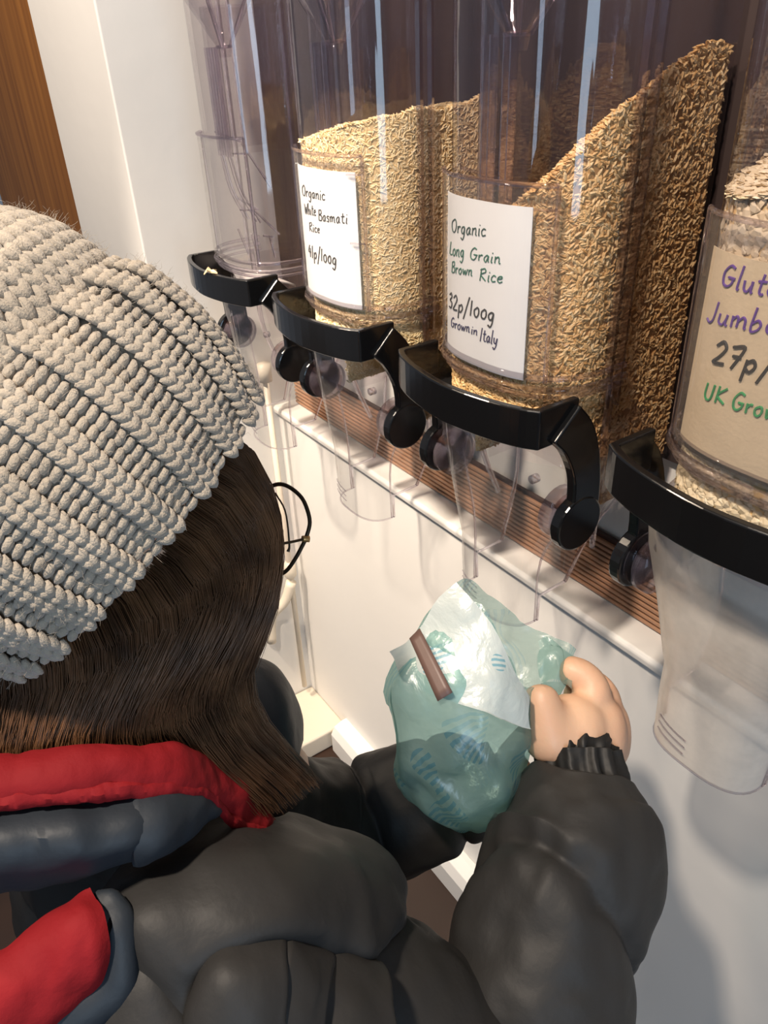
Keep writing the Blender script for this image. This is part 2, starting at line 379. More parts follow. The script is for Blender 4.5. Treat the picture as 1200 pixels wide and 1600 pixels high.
def make_bin():
    root = empty('bulk_dispenser', (0, BASE.y, H + BASE.z))
    # main shell: front and sides
    pr = u_profile(HW, YF, YC, YB)
    zs = [.33, .2, .1, 0, -.1, -.2, -.27]
    V = []; Fc = []
    n = len(pr)
    for z in zs:
        for x, y in pr:
            zz = z
            if z <= -.2 and y > YC + .001: zz = -.2 + (zbot(y) + .2) * ((-z - .2) / .07)
            V.append((x, y, zz))
    for i in range(len(zs) - 1):
        for j in range(n - 1): Fc.append((i*n+j, i*n+j+1, (i+1)*n+j+1, (i+1)*n+j))
    mesh_obj('body_shell', sub(V), Fc, M['clear'], root, True)
    mesh_obj('back_panel', sub([(-HW, YB, .33), (HW, YB, .33), (HW, YB, zbot(YB)), (-HW, YB, zbot(YB))]), [(0, 1, 2, 3)], M['clear'], root)
    mesh_obj('hopper_floor', sub([(-HW, YB, zbot(YB)), (HW, YB, zbot(YB)), (HW, .60, -.43), (-HW, .60, -.43)]), [(0, 1, 2, 3)], M['clear'], root)
    # lid above the frame
    mb = MB(); mb.add(sub([(x * 1.04, y - .004, z) for z in (.325, .35) for x, y in pr]), [(i, i+1, n+i+1, n+i) for i in range(n-1)] + [tuple(range(n, 2*n)), tuple(range(n))[::-1]])
    mb.obj('lid', M['black'], root)
    # seams where the curved front meets the deep sides
    for sx in (-1, 1):
        mb = MB()
        mb.box(*(sorted((sx*HW, sx*(HW+.007)))), YC - .003, YC + .001, .33, -.30)
        mb.box(*(sorted((sx*HW, sx*(HW+.007)))), YC + .012, YC + .015, .33, -.30)
        mb.V = sub(mb.V); mb.obj('seam_flange', M['rim'], root)
        mb = MB().tube([(sx*(HW+.004), YC + .004, -.28, .004), (sx*(HW+.002), YC + .006, -.40, .004), (sx*.075, .56, -.475, .003)], 14, 8)
        mb.V = sub(mb.V); mb.obj('side_edge', M['rim'], root, True)
    # ring under the front
    mb = MB()
    for dz, r, off in ((-.262, .0028, .004), (-.272, .0034, .006), (-.280, .0022, .003)):
        mb.tube([(x * (1 + off / HW), y - off * (1 if y < YC else 0), dz, r) for x, y in u_profile(HW, YF, YC, YC + .02, 22, 1)], 0, 8)
    mb.V = sub(mb.V); mb.obj('bottom_ring', M['rim'], root, True)
    # label holder
    xs = np.linspace(-.076, .072, 20)
    V = [(x, front(x, HW + .006, YF - .008, YC) , z) for z in (-.102, -.265) for x in xs]; k = len(xs)
    mesh_obj('label_holder', sub(V), [(i, i+1, k+i+1, k+i) for i in range(k-1)], M['chute'], root, True)
    mb = MB()
    mb.tube([(x, front(x, HW + .006, YF - .008, YC), -.102, .0021) for x in xs], 0, 8)
    for x in (xs[0], xs[-1]): mb.tube([(x, front(x, HW + .006, YF - .008, YC), z, .0021) for z in (-.102, -.265)], 2, 8)
    mb.tube([(x, front(x, HW + .006, YF - .008, YC), -.120, .0010) for x in xs[-3:]], 0, 6)
    mb.tube([(x, front(x, HW + .006, YF - .008, YC), -.190, .0010) for x in xs[-3:]], 0, 6)
    mb.V = sub(mb.V); mb.obj('holder_rim', M['rim'], root, True)
    # guide rail inside with its funnel on top
    mb = MB()
    for dx in (-.017, -.009, .007, .015):
        mb.box(-.012 + dx, -.0105 + dx, .478, .486, .0, -.13)
        mb.tube([(-.012+dx, .482, -.13, .0016), (-.006+dx*1.3, .488, -.175, .0016), (.012+dx*1.6, .50, -.215, .0016)], 10, 6)
    mb.V = sub(mb.V); mb.obj('guide_rail', M['rim'], root)
    ring = lambda r, z: [(-.012 + r * cos(a), .500 + r * .7 * sin(a), z) for a in np.linspace(0, 2*pi, 16, endpoint=False)]
    V = ring(.010, -.012) + ring(.013, .0) + ring(.066, .062) + ring(.070, .12)
    Fc = [(i*16+j, i*16+(j+1) % 16, (i+1)*16+(j+1) % 16, (i+1)*16+j) for i in range(3) for j in range(16)]
    f = mesh_obj('inner_funnel', sub(V), Fc, M['clear'], root, True)
    mb = MB().tube([(*p, .002) for p in ring(.013, .0)] + [(*ring(.013, .0)[0], .002)], 0, 6, cap=False)
    for a in (0.3, pi - .3, -.9):
        mb.tube([(-.012 + .013*cos(a), .50 + .0091*sin(a), .0, .0022), (-.012 + .066*cos(a), .50 + .0462*sin(a), .062, .0022)], 2, 6)
    mb.V = sub(mb.V); mb.obj('funnel_rim', M['rim'], f, True)
    p = u_profile(.040, .478, .515, .585, 14, 3); k = len(p)
    mesh_obj('inner_tube', sub([(x - .012, y, z) for z in (.045, -.125) for x, y in p]), [(i, i+1, k+i+1, k+i) for i in range(k-1)], M['clear'], root, True)
    # stepped inner baffle behind the label
    for (x0, z0, x1, z1) in ((-.08, -.105, .005, -.115), (.005, -.115, .07, -.165), (-.03, -.19, .02, -.2), (.02, -.2, .08, -.225), (-.045, -.235, -.03, -.27), (.0, -.235, .004, -.27), (.04, -.232, .06, -.232), (.06, -.232, .06, -.26)):
        mb = MB().tube([(x0, .50, z0, .0016), (x1, .505, z1, .0016)], 2, 6)
        mb.V = sub(mb.V); mb.obj('inner_baffle', M['rim'], root, True)
    # neck, then the tapering chute
    def U(levels, nf=18, ns=3, flap=None):
        V = []; 
        for (z, hw, yf, yb) in levels:
            p = u_profile(hw, yf, yf + min(.06, hw * .75), yb, nf, ns, 2.8)
            V += [(x, y, z) for x, y in p]
        n = len(p); Fc = [(i*n+j, i*n+j+1, (i+1)*n+j+1, (i+1)*n+j) for i in range(len(levels)-1) for j in range(n-1)]
        return V, Fc, n
    V, Fc, n = U([(-.282, .083, .468, .60), (-.295, .081, .474, .60), (-.310, .083, .474, .60), (-.330, .094, .464, .60), (-.345, .100, .460, .60)])
    mesh_obj('neck', sub(V), Fc, M['clear'], root, True)
    V, Fc, n = U([(-.345, .100, .460, .60), (-.375, .095, .461, .60), (-.42, .078, .463, .592), (-.46, .062, .465, .575), (-.482, .054, .467, .565), (-.510, .0535, .467, .552), (-.530, .053, .468, .548), (-.566, .052, .470, .545)])
    last = len(Fc) - (n - 1)
    Fc = Fc[:last] + [f for k, f in enumerate(Fc[last:]) if 3 <= k < n - 1 - 3]        # front flap hangs lower than the sides
    ch = mesh_obj('chute', sub(V), Fc, M['chute'], root, True)
    mb = MB()
    lv = [(x, y, -.566) for x, y in u_profile(.052, .470, .470 + .039, .545, 18, 3, 2.8)][3:-3]
    mb.tube([(*p, .0012) for p in lv], 0, 6)
    for sx in (-1, 1):
        mb.tube([(sx*.052, .509, -.566, .0018), (sx*.053, .508, -.531, .0018), (sx*.053, .548, -.529, .0018)], 0, 6)
        mb.tube([(sx*.100, .515, -.345, .0010), (sx*.078, .51, -.42, .0012), (sx*.054, .505, -.482, .0014), (sx*.052, .505, -.566, .0012)], 16, 6)
        mb.tube([(sx*.053, .548, -.529, .0024), (sx*.062, .575, -.46, .0024), (sx*.078, .592, -.42, .002)], 10, 6)
    for i in range(3):                                        # moulded grip lines
        z = -.532 - .008 * i
        mb.tube([(x, front(x, .053, .467, .507, 2.8), z - (x + .03) * .12, .0007) for x in np.linspace(-.036, -.004, 6)], 0, 5)
    mb.V = sub(mb.V); mb.obj('chute_rim', M['rim'], ch, True)
    # gate inside the neck
    V = []; Fc = []
    for i in range(9):
        a = pi * (.15 + .6 * i / 8)
        for x in (-.045, .03): V.append((x, .54 - .055 * cos(a - .6), -.345 + .045 * sin(a)))
    Fc = [(2*i, 2*i+1, 2*i+3, 2*i+2) for i in range(8)]
    g = mesh_obj('flow_gate', sub(V), Fc, M['gate'], root, True); g.modifiers.new('s', 'SOLIDIFY').thickness = .003
    # hubs
    for sx in (-1, 1):
        mb = MB()
        for x0, x1, r in ((.078, .088, .027), (.088, .092, .022), (.092, .098, .026)):
            mb.tube([(sx*x0, .497, -.402, r), (sx*x1, .497, -.402, r)], 2, 24)
        mb.V = sub(mb.V); mb.obj('hub', M['rim'], root, True)
        mb = MB().tube([(sx*.066, .478, -.365, .0045), (sx*.066, .470, -.365, .0045)], 2, 12)
        mb.V = sub(mb.V); mb.obj('boss', M['rim'], root, True)
    # black lever handle
    Cn = [(-.103, .437), (-.085, .427), (-.05, .417), (0, .411), (.05, .417), (.085, .427), (.103, .437)]
    Cn = [tuple(p) for p in catmull(Cn, 21)]
    path = [(-.103, .485)] + Cn + [(.103, .485)]
    th, z1, z0 = .0075, -.272, -.309
    P2 = np.array(path); off = []
    for i in range(len(P2)):
        a = P2[max(0, i-1)]; b = P2[min(len(P2)-1, i+1)]; t = (b - a) / np.linalg.norm(b - a)
        off.append((-t[1], t[0]))
    off = np.array(off)
    inn = P2 + off * th
    inn[0] = P2[0] + np.array((th, 0)); inn[-1] = P2[-1] - np.array((th, 0)); inn[1] = P2[1] + np.array((th, th*.8)); inn[-2] = P2[-2] + np.array((-th, th*.8))
    k = len(path)
    V = [(x, y, z1) for x, y in P2] + [(x, y, z1) for x, y in inn] + [(x, y, z0) for x, y in P2] + [(x, y, z0) for x, y in inn]
    Fc = []
    for i in range(k - 1):
        Fc += [(i, i+1, k+i+1, k+i), (2*k+i, 3*k+i, 3*k+i+1, 2*k+i+1), (i, 2*k+i, 2*k+i+1, i+1), (k+i, k+i+1, 3*k+i+1, 3*k+i)]
    Fc += [(0, k, 3*k, 2*k), (k-1, 3*k-1, 4*k-1, 2*k-1)]
    bm = bmesh.new(); vs = [bm.verts.new(v) for v in sub(V)]
    for f in Fc: bm.faces.new([vs[i] for i in f])
    h = bm_obj('handle', bm, M['black'], root, bevel=.0018)
    for sx in (-1, 1):
        # curved flat arm from the bar's corner to the pivot
        ctr = catmull([(.466, -.290, .020), (.485, -.312, .0195), (.499, -.348, .0175), (.502, -.385, .0185), (.497, -.405, .022)], 16)
        t = np.gradient(ctr[:, :2], axis=0); t /= np.linalg.norm(t, axis=1)[:, None]
        nn = np.stack([-t[:, 1], t[:, 0]], 1)
        A = ctr[:, :2] + nn * ctr[:, 2:3]; B = ctr[:, :2] - nn * ctr[:, 2:3]
        x0, x1 = sx * .098, sx * .109; k = len(ctr)
        V = [(x0, *p) for p in A] + [(x0, *p) for p in B] + [(x1, *p) for p in A] + [(x1, *p) for p in B]
        Fc = []
        for i in range(k-1): Fc += [(i, i+1, k+i+1, k+i), (2*k+i, 3*k+i, 3*k+i+1, 2*k+i+1), (i, 2*k+i, 2*k+i+1, i+1), (k+i, k+i+1, 3*k+i+1, 3*k+i)]
        Fc += [(0, k, 3*k, 2*k), (k-1, 3*k-1, 4*k-1, 2*k-1)]
        bm = bmesh.new(); vs = [bm.verts.new(v) for v in sub(V)]
        for f in Fc: bm.faces.new([vs[i] for i in f])
        bm_obj('lever_arm', bm, M['black'], h, bevel=.002)
        mb = MB().tube([(sx*.0975, .495, -.403, .029), (sx*.110, .495, -.403, .029)], 2, 32)
        mb.V = sub(mb.V); mb.obj('pivot_disc', M['black'], h, bevel=.002)
    return root

def copy_tree(o, parent=None):
    c = o.copy(); COL.objects.link(c); c.parent = parent
    for ch in list(o.children): copy_tree(ch, c)
    return c
BL = ['clear empty gravity dispenser with black handle nearest the white end wall',
      'clear gravity dispenser of white basmati rice with black lever handle',
      'clear gravity dispenser of long grain brown rice over the open bag',
      'clear gravity dispenser of jumbo oats with warm-light-tinted card and dusty chute']
BG = 'clear gravity dispensers in a row along the wall'
bin0 = make_bin(); bins = [bin0] + [copy_tree(bin0) for _ in range(3)]
for b, x, l in zip(bins, XC, BL):
    b.location.x = x; tag(b, l, 'dispenser', BG)
for ch in bins[3].children:
    if ch.name.startswith('chute') or ch.name.startswith('neck'):
        if ch.name.startswith('chute'):
            ch.data = ch.data.copy(); ch.data.materials[0] = M['dusty']; ch['label'] = 'dusty clear chute'

# ------------------------------------------------------------------ grain
def grains(name, xc, h, size, mat, base_col, n_side, n_top, label, cat, flat=1.0):
    """heap that fills the shell up to h(x,y), with single grains on its faces"""
    q = .003
    pr = u_profile(HW - q, YF + q, YC, YB - q, 24, 8)
    V = []; Fc = []; n = len(pr); L = 8
    for i in range(L + 1):
        for x, y in pr:
            zb = -.325 if y < .53 else max(zbot(y) + .008, -.415); zt = max(h(x, y), zb + .002)
            V.append((x, y, zb + (zt - zb) * i / L))
    for i in range(L):
        for j in range(n - 1): Fc.append((i*n+j, i*n+j+1, (i+1)*n+j+1, (i+1)*n+j))
        Fc.append((i*n+n-1, i*n, (i+1)*n, (i+1)*n+n-1))
    # top as rows across
    G = 12; k0 = len(V)
    ys = np.linspace(YF + q + .002, YB - q, 20)
    for y in ys:
        hw = (HW - q) * (1 if y >= YC else max(.05, (1 - ((YC - y) / (YC - YF)) ** 2.6)) ** (1/2.6))
        for i in range(G + 1):
            x = hw * (2 * i / G - 1); V.append((x, y, h(x, y) - .0005))
    for r in range(len(ys) - 1):
        for i in range(G): a = k0 + r*(G+1) + i; Fc.append((a, a+1, a+G+2, a+G+1))
    nbase = len(Fc)
    # single grains
    l, wd, th = size
    tv = np.array([(1,0,0),(-1,0,0),(.45,.9,0),(.45,-.9,0),(-.45,.9,0),(-.45,-.9,0),(.4,0,.9),(-.4,0,.9),(.4,0,-.9),(-.4,0,-.9)], float) * np.array([l, wd, th]) / 2
    tf = [(0,2,6),(0,6,3),(0,3,8),(0,8,2),(1,7,4),(1,5,7),(1,9,5),(1,4,9),(2,4,7,6),(3,6,7,5),(2,8,9,4),(3,5,9,8)]
    Pn = []
    per = [(pr[i], pr[i+1]) for i in range(8, n - 1)]           # front and the right-hand side
    per += [(pr[i], pr[i+1]) for i in range(4, 8)]
    ln = np.array([math.dist(a, b) for a, b in per]); pb = ln / ln.sum()
    for _ in range(n_side):
        e = np.random.choice(len(per), p=pb); a, b = per[e]; t = random.random()
        x, y = a[0] + (b[0]-a[0])*t, a[1] + (b[1]-a[1])*t
        if y > YB - .004: continue
        zt = h(x, y); zb = -.325 if y < .53 else max(zbot(y) + .008, -.415)
        if zt <= zb: continue
        z = zb + (zt - zb) * random.random()
        d = Vector((b[0]-a[0], b[1]-a[1], 0)).normalized(); nn = Vector((d.y, -d.x, 0))
        Pn.append((Vector((x, y, z)) + nn * random.uniform(-.0006, .0010), nn, .30))
    for _ in range(n_top):
        y = random.uniform(YF + .006, YB - .006); hw = (HW - q) * (1 if y >= YC else max(.05, (1 - ((YC - y) / (YC - YF)) ** 2.6)) ** (1/2.6))
        x = random.uniform(-hw, hw)
        Pn.append((Vector((x, y, h(x, y) + random.uniform(-.0005, .0015))), Vector((0, 0, 1)), .5))
    for p, nn, wob in Pn:
        u = nn.orthogonal().normalized(); v = nn.cross(u); a = random.uniform(0, 2*pi)
        e1 = (u * cos(a) + v * sin(a) + nn * random.uniform(-wob, wob)).normalized()
        e2 = nn.cross(e1).normalized(); e3 = e1.cross(e2); s = random.uniform(.8, 1.15)
        Mx = np.array([e1, e2, e3]) * s
        k = len(V); W = tv @ Mx + np.array(p); V += [tuple(r) for r in W]; Fc += [tuple(i + k for i in f) for f in tf]
    o = mesh_obj(name, [(a, b - .48, c + .33) for a, b, c in V], Fc, mat, None, False, (xc, .48, H - .33))
    o.data.materials.append(base_col)
    for f in range(nbase): o.data.polygons[f].material_index = 1
    tag(o, label, cat, kind='stuff'); return o
nz = lambda x, y, s: noise.noise(Vector((x * s, y * s, 3.1)))
grains('basmati_rice', XC[1], lambda x, y: -.084 + .008 * nz(x, y, 30) + .06 * (y - .5) + .22 * x, (.0075, .0022, .0019), M['rice_white'], M['gap_white'], 17000, 5000, 'cream white basmati rice filling its dispenser to mid height', 'rice')
grains('brown_rice', XC[2], lambda x, y: min(-.012, -.094 + .50 * (y - .44)) + .75 * (x - .085) + .006 * nz(x, y, 26), (.0078, .0030, .0025), M['rice_brown'], M['gap_brown'], 19000, 4500, 'golden brown long grain rice heaped up inside its dispenser', 'rice')
grains('jumbo_oats', XC[3], lambda x, y: -.098 + .30 * (y - .45) + .30 * (x + .05) + .006 * nz(x, y, 26), (.0095, .0080, .0022), M['oats'], M['gap_white'], 6500, 2200, 'pale oat flakes behind the warm-light-tinted card in their dispenser', 'oats')

# pale flake on the first handle
fv = []; pts5 = []
for i in range(10):
    r = .013 if i % 2 == 0 else .0055; a = 2*pi*i/10 + .3; r *= 1.25 if i in (0, 4) else .9
    pts5.append((r*cos(a), r*sin(a)*.8, -.004 * (i in (2, 6)) + .002 * (i % 3)))
fv = pts5 + [(x, y, z + .0022) for x, y, z in pts5]
ff = [tuple(range(9, -1, -1)), tuple(range(10, 20))] + [(i, (i+1) % 10, 10 + (i+1) % 10, 10 + i) for i in range(10)]
fl = mesh_obj('dry_flake', fv, ff, M['flake'], None, False, (XC[0] + .03, .416, H - .2705))
tag(fl, 'small pale star-shaped dry flake lying on the leftmost black handle', 'flake')

# ------------------------------------------------------------------ cards and handwriting
GL = {  # single-stroke letters: width, strokes
 'O': (.72, [[(.4,.95),(.1,.75),(.05,.35),(.25,.02),(.55,.1),(.66,.5),(.55,.85),(.35,.95)]]),
 'r': (.36, [[(.05,.5),(.08,.0)],[(.08,.3),(.2,.48),(.34,.45)]]),
 'g': (.46, [[(.38,.45),(.2,.5),(.06,.3),(.12,.05),(.3,.1),(.38,.45),(.36,-.15),(.22,-.4),(.04,-.3)]]),
 'a': (.48, [[(.38,.42),(.22,.5),(.06,.3),(.1,.05),(.24,.02),(.37,.4)],[(.38,.45),(.38,.1),(.46,.02)]]),
 'n': (.48, [[(.06,.5),(.08,.0)],[(.08,.28),(.22,.48),(.36,.4),(.38,.05),(.46,.0)]]),
 'i': (.2, [[(.1,.48),(.09,.04),(.16,.0)],[(.11,.7),(.13,.74)]]),
 'c': (.42, [[(.38,.42),(.2,.5),(.06,.28),(.14,.02),(.4,.08)]]),
 'W': (.85, [[(.02,.9),(.2,.02),(.42,.65),(.6,.02),(.84,.92)]]),
 'h': (.46, [[(.08,1.),(.07,.0)],[(.07,.28),(.24,.48),(.36,.36),(.38,.0)]]),
 't': (.36, [[(.18,.85),(.15,.15),(.26,.0),(.34,.06)],[(.02,.55),(.34,.58)]]),
 'e': (.42, [[(.06,.25),(.34,.32),(.3,.48),(.12,.45),(.05,.2),(.18,.0),(.4,.08)]]),
 'B': (.6, [[(.1,.95),(.08,.0)],[(.08,.9),(.4,.95),(.45,.65),(.12,.5),(.5,.42),(.5,.06),(.08,.0)]]),
 's': (.38, [[(.34,.45),(.16,.5),(.1,.34),(.3,.2),(.28,.02),(.04,.04)]]),
 'm': (.68, [[(.05,.5),(.07,.0)],[(.07,.3),(.2,.5),(.3,.38),(.3,.02)],[(.3,.3),(.45,.5),(.56,.38),(.58,.04),(.66,.0)]]),
 'R': (.62, [[(.1,.95),(.06,.0)],[(.02,.85),(.36,.98),(.48,.72),(.1,.48),(.56,.0)]]),
 '4': (.55, [[(.28,.95),(.06,.4),(.5,.42)],[(.4,.7),(.36,.0)]]),
 '1': (.26, [[(.14,.95),(.1,.0)]]),
 'p': (.48, [[(.08,.48),(.06,-.4)],[(.08,.36),(.28,.5),(.4,.28),(.26,.02),(.08,.12)]]),
 '/': (.42, [[(.42,1.1),(.04,-.35)]]),
 '0': (.5, [[(.26,.6),(.08,.42),(.1,.1),(.28,.0),(.42,.2),(.38,.5),(.24,.6)]]),
 'L': (.5, [[(.2,.95),(.08,.3),(.1,.03),(.48,.05)]]),
 'o': (.46, [[(.24,.5),(.06,.34),(.1,.05),(.28,.0),(.4,.22),(.34,.46),(.22,.5)]]),
 'G': (.66, [[(.54,.85),(.3,.95),(.08,.6),(.12,.15),(.34,.02),(.54,.2),(.54,.42)],[(.32,.42),(.64,.42)]]),
 'w': (.62, [[(.04,.48),(.16,.02),(.3,.4),(.42,.02),(.6,.5)]]),
 '3': (.52, [[(.08,.85),(.3,.97),(.42,.75),(.18,.52),(.46,.35),(.38,.05),(.06,.04)]]),
 '2': (.55, [[(.06,.75),(.26,.96),(.44,.72),(.28,.35),(.06,.03),(.52,.05)]]),
 'I': (.3, [[(.18,1.),(.06,-.1)]]),
 'l': (.22, [[(.14,1.05),(.08,.1),(.18,.0)]]),
 'y': (.46, [[(.06,.5),(.1,.15),(.28,.1),(.38,.48)],[(.4,.5),(.34,-.15),(.14,-.4),(.0,-.25)]]),
 'U': (.62, [[(.1,.92),(.08,.3),(.24,.02),(.46,.12),(.52,.92)]]),
 'K': (.6, [[(.12,.95),(.1,.0)],[(.52,.9),(.12,.42),(.56,.0)]]),
 'J': (.5, [[(.4,.95),(.38,.2),(.2,-.05),(.02,.12)]]),
 'u': (.48, [[(.05,.48),(.08,.1),(.24,.02),(.36,.3),(.38,.48)],[(.38,.48),(.38,.06),(.46,.0)]]),
 'b': (.48, [[(.08,1.),(.06,.02),(.28,.0),(.4,.24),(.26,.46),(.08,.3)]]),
 '7': (.5, [[(.04,.85),(.46,.92),(.2,.0)],[(.14,.48),(.42,.5)]]),
}
def card(i, x0, x1, z0, z1, mat, label, lines, tilt=0):
    """paper card curved in the label holder of dispenser i; x,z are lens-relative"""
    xc = XC[i]; cz = (z0 + z1) / 2
    yof = lambda x: front(x - xc, HW + .003, YF - .0045, YC)
    xs = np.linspace(x0, x1, 24); V = []; 
    t = .0006
    for dy in (0, t):
        for z in (z1, z0): V += [(x, yof(x) + dy, z + tilt * (x - x0)) for x in xs]
    k = len(xs); Fc = []
    for j in range(k-1):
        Fc += [(j, k+j, k+j+1, j+1), (2*k+j, 2*k+j+1, 3*k+j+1, 3*k+j), (j, j+1, 2*k+j+1, 2*k+j), (k+j, 3*k+j, 3*k+j+1, k+j+1)]
    Fc += [(0, 2*k, 3*k, k), (k-1, 2*k-1, 4*k-1, 3*k-1)]
    org = Vector(((x0 + x1) / 2, yof((x0 + x1) / 2), H + z0))
    o = mesh_obj('label_card', [(a - org.x, b - org.y, c + H - org.z) for a, b, c in V], Fc, mat, None, False, org)
    tag(o, label, 'label card', 'handwritten price cards in the dispenser label holders')
    for text, a, b, hpx, ink, wt in lines:
        pa, pb = on_y(*a, YF), on_y(*b, YF)
        for _ in range(8): pa, pb = on_y(*a, yof(pa.x)), on_y(*b, yof(pb.x))
        hh = (on_y(a[0], a[1] - hpx, pa.y) - pa).length
        ws = [GL[c][0] for c in text]; tot = sum(ws) + .08 * (len(text) - 1)
        sx = (pb.x - pa.x) / tot; sl = (pb.z - pa.z) / (pb.x - pa.x)
        mb = MB(); cur = 0
        for c, wd in zip(text, ws):
            for st in GL[c][1]:
                jit = [(px + random.uniform(-.015, .015), pz + random.uniform(-.015, .015)) for px, pz in st]
                pts = catmull(jit, 4 * len(jit)) if len(jit) > 2 else catmull(jit, 4)
                rows = []
                for px, pz in pts:
                    X = pa.x + (cur + px + .10 * pz) * sx; Z = pa.z + pz * hh + sl * (X - pa.x)
                    rows.append((X - org.x, yof(X) - .0002 - org.y, Z - org.z, wt, wt))
                mb.tube(rows, 0, 5, up=(0, 1, 0))
            cur += wd + .08
        mb.obj('handwriting', M[ink], o)
    return o
card(1, -.863, -.741, -.264, -.118, M['paper'], 'white card reading Organic White Basmati Rice, 41p per 100g',
     [('Organic', (473, 305), (508, 313), 17, 'ink_black', .0006), ('White', (477, 334), (494, 337), 17, 'ink_black', .0006), ('Basmati', (498, 344), (543, 349), 17, 'ink_black', .0006),
      ('Rice', (484, 361), (500, 364), 14, 'ink_black', .0006), ('41p/100g', (483, 400), (526, 414), 19, 'ink_black', .0008)])
card(2, -.583, -.470, -.266, -.119, M['paper'], 'white card reading Organic Long Grain Brown Rice, 32p per 100g, Grown in Italy',
     [('Organic', (706, 362), (759, 369), 22, 'ink_dark', .0006), ('Long', (703, 397), (725, 402), 21, 'ink_green', .0006), ('Grain', (734, 405), (782, 412), 20, 'ink_green', .0006),
      ('Brown', (706, 425), (738, 431), 18, 'ink_green', .0006), ('Rice', (749, 438), (785, 442), 20, 'ink_green', .0006), ('32p/100g', (702, 479), (772, 502), 24, 'ink_black', .0008),
      ('Grown', (705, 510), (734, 519), 16, 'ink_blue', .0006), ('in', (736, 521), (746, 524), 15, 'ink_blue', .0006), ('Italy', (750, 531), (777, 539), 20, 'ink_blue', .0006)])
card(3, -.309, -.180, -.262, -.124, M['warm_card'], 'white card tinted tan for warm light in the nearest dispenser reading Jumbo, 27p, UK Grown',
     [('Gluten', (1126, 445), (1238, 470), 36, 'ink_purple', .0009), ('Jumbo', (1104, 500), (1215, 522), 34, 'ink_purple', .0009), ('27p/', (1112, 565), (1205, 590), 38, 'ink_black', .0012),
      ('UK', (1098, 622), (1132, 632), 28, 'ink_green2', .0009), ('Grown', (1141, 638), (1232, 662), 30, 'ink_green2', .0009)])
#PERSON
# ------------------------------------------------------------------ the person
DN = Vector(ROT @ _dn); UP = Vector((0, 0, 1))
pl = at(300, 1290, .60)
person = empty('person', (pl.x, pl.y, 0), 'person in a cream knitted hat and dark padded jacket, holding the bag under the dispenser', 'person')
def wrinkle(V, amp, s, seed=0, aniso=None):
    out = []
    for v in V:
        q = Vector(v) * s + Vector((seed, seed * 1.7, 0))
        out.append(Vector(v) + Vector((noise.noise(q), noise.noise(q + Vector((31, 0, 0))), noise.noise(q + Vector((0, 47, 0))))) * amp)
    return out
def P(px, py, d, *r): return (*at(px, py, d), *r)

def quilt(nseam, depth=.13, off=0, sharp=.55, slant=0, sd=0):
    """puffed panels between stitched seams along a sleeve"""
    def f(t, a):
        u = t * nseam + off + slant * sin(a + sd)
        c = abs(sin(pi * u))
        gather = .022 * sin(a * 13 + 9 * u + 2 * sin(a * 3)) * (1 - c) ** 1.5
        return 1 - depth + depth * c ** sharp + gather
    return f
def seams(pos, slant, width, depth=.16, sd=0.0):
    def f(t, a):
        k = 1.0
        for p in pos:
            d = (t - p - slant * sin(a + sd)) / width
            e = math.exp(-abs(d) * 2.6)
            k -= depth * e + .016 * sin(a * 11 + 3 * sin(2 * a) + p * 40) * math.exp(-abs(d) * 1.3)
        return k
    return f
def sweep(name, pts, mat, parent, n=90, sides=64, mod=None, up=None, wr=.0035, ws=22, seed=0, cap=True):
    V, Fc = tube_data(pts, n, sides, mod, up, cap)
    V = wrinkle(V, wr, ws, seed); V = wrinkle(V, wr * .4, ws * 3.1, seed + 5)
    o = mesh_obj(name, V, Fc, mat, None, True); return to_local(o, parent)

# --- joints
SH_R = at(330, 1480, .59); EL_R = at(790, 1760, .60); WR_R = at(902, 1190, .70)
SH_L = at(400, 1190, .72); EL_L = at(470, 1290, .80); WR_L = at(765, 1220, .795)
NECK = at(215, 1190, .60); PEL = NECK + Vector((-.05, -.02, -.58))
FACE = camdir(.70, .42, .58)                      # where she looks
# --- continuous body: torso, legs, arms, neck as one skinned surface
hipR = PEL + Vector((-.02, -.10, -.06)); hipL = PEL + Vector((.02, .08, -.06))
LSH = (SH_R + SH_L) / 2
nodes = [(PEL, .13), (PEL + (NECK - PEL) * .5, .12), (NECK + (PEL - NECK) * .16, .11), (NECK, .058), (NECK + (at(190, 900, .56) - NECK) * .75, .05),
         (SH_R + (NECK - SH_R) * .35, .06), (SH_R, .052), (EL_R, .040), (WR_R, .027), (SH_L + (NECK - SH_L) * .35, .06), (SH_L, .052), (EL_L, .040), (WR_L, .027),
         (hipR, .09), (Vector((hipR.x + .02, hipR.y, .43)), .058), (Vector((hipR.x - .02, hipR.y, .07)), .038),
         (hipL, .09), (Vector((hipL.x + .02, hipL.y, .43)), .058), (Vector((hipL.x - .02, hipL.y, .07)), .038)]
edges = [(0,1),(1,2),(2,3),(3,4),(2,5),(5,6),(6,7),(7,8),(2,9),(9,10),(10,11),(11,12),(0,13),(13,14),(14,15),(0,16),(16,17),(17,18)]
def skin_obj(name, nodes, edges, mat, root_i=0, sub=2):
    me = bpy.data.meshes.new(name); me.from_pydata([tuple(v) for v, r in nodes], edges, []); me.update()
    o = link(name, me, mat)
    sk = o.modifiers.new('skin', 'SKIN'); sk.use_smooth_shade = True
    for i, (v, r) in enumerate(nodes):
        r = r if isinstance(r, tuple) else (r, r)
        me.skin_vertices[0].data[i].radius = r; me.skin_vertices[0].data[i].use_root = (i == root_i)
    s = o.modifiers.new('sub', 'SUBSURF'); s.levels = sub; s.render_levels = sub
    return o
def bake(o):
    dg = bpy.context.evaluated_depsgraph_get(); dg.update()
    me = bpy.data.meshes.new_from_object(o.evaluated_get(dg)); o.modifiers.clear(); o.data = me
    me.polygons.foreach_set('use_smooth', [True] * len(me.polygons)); return o

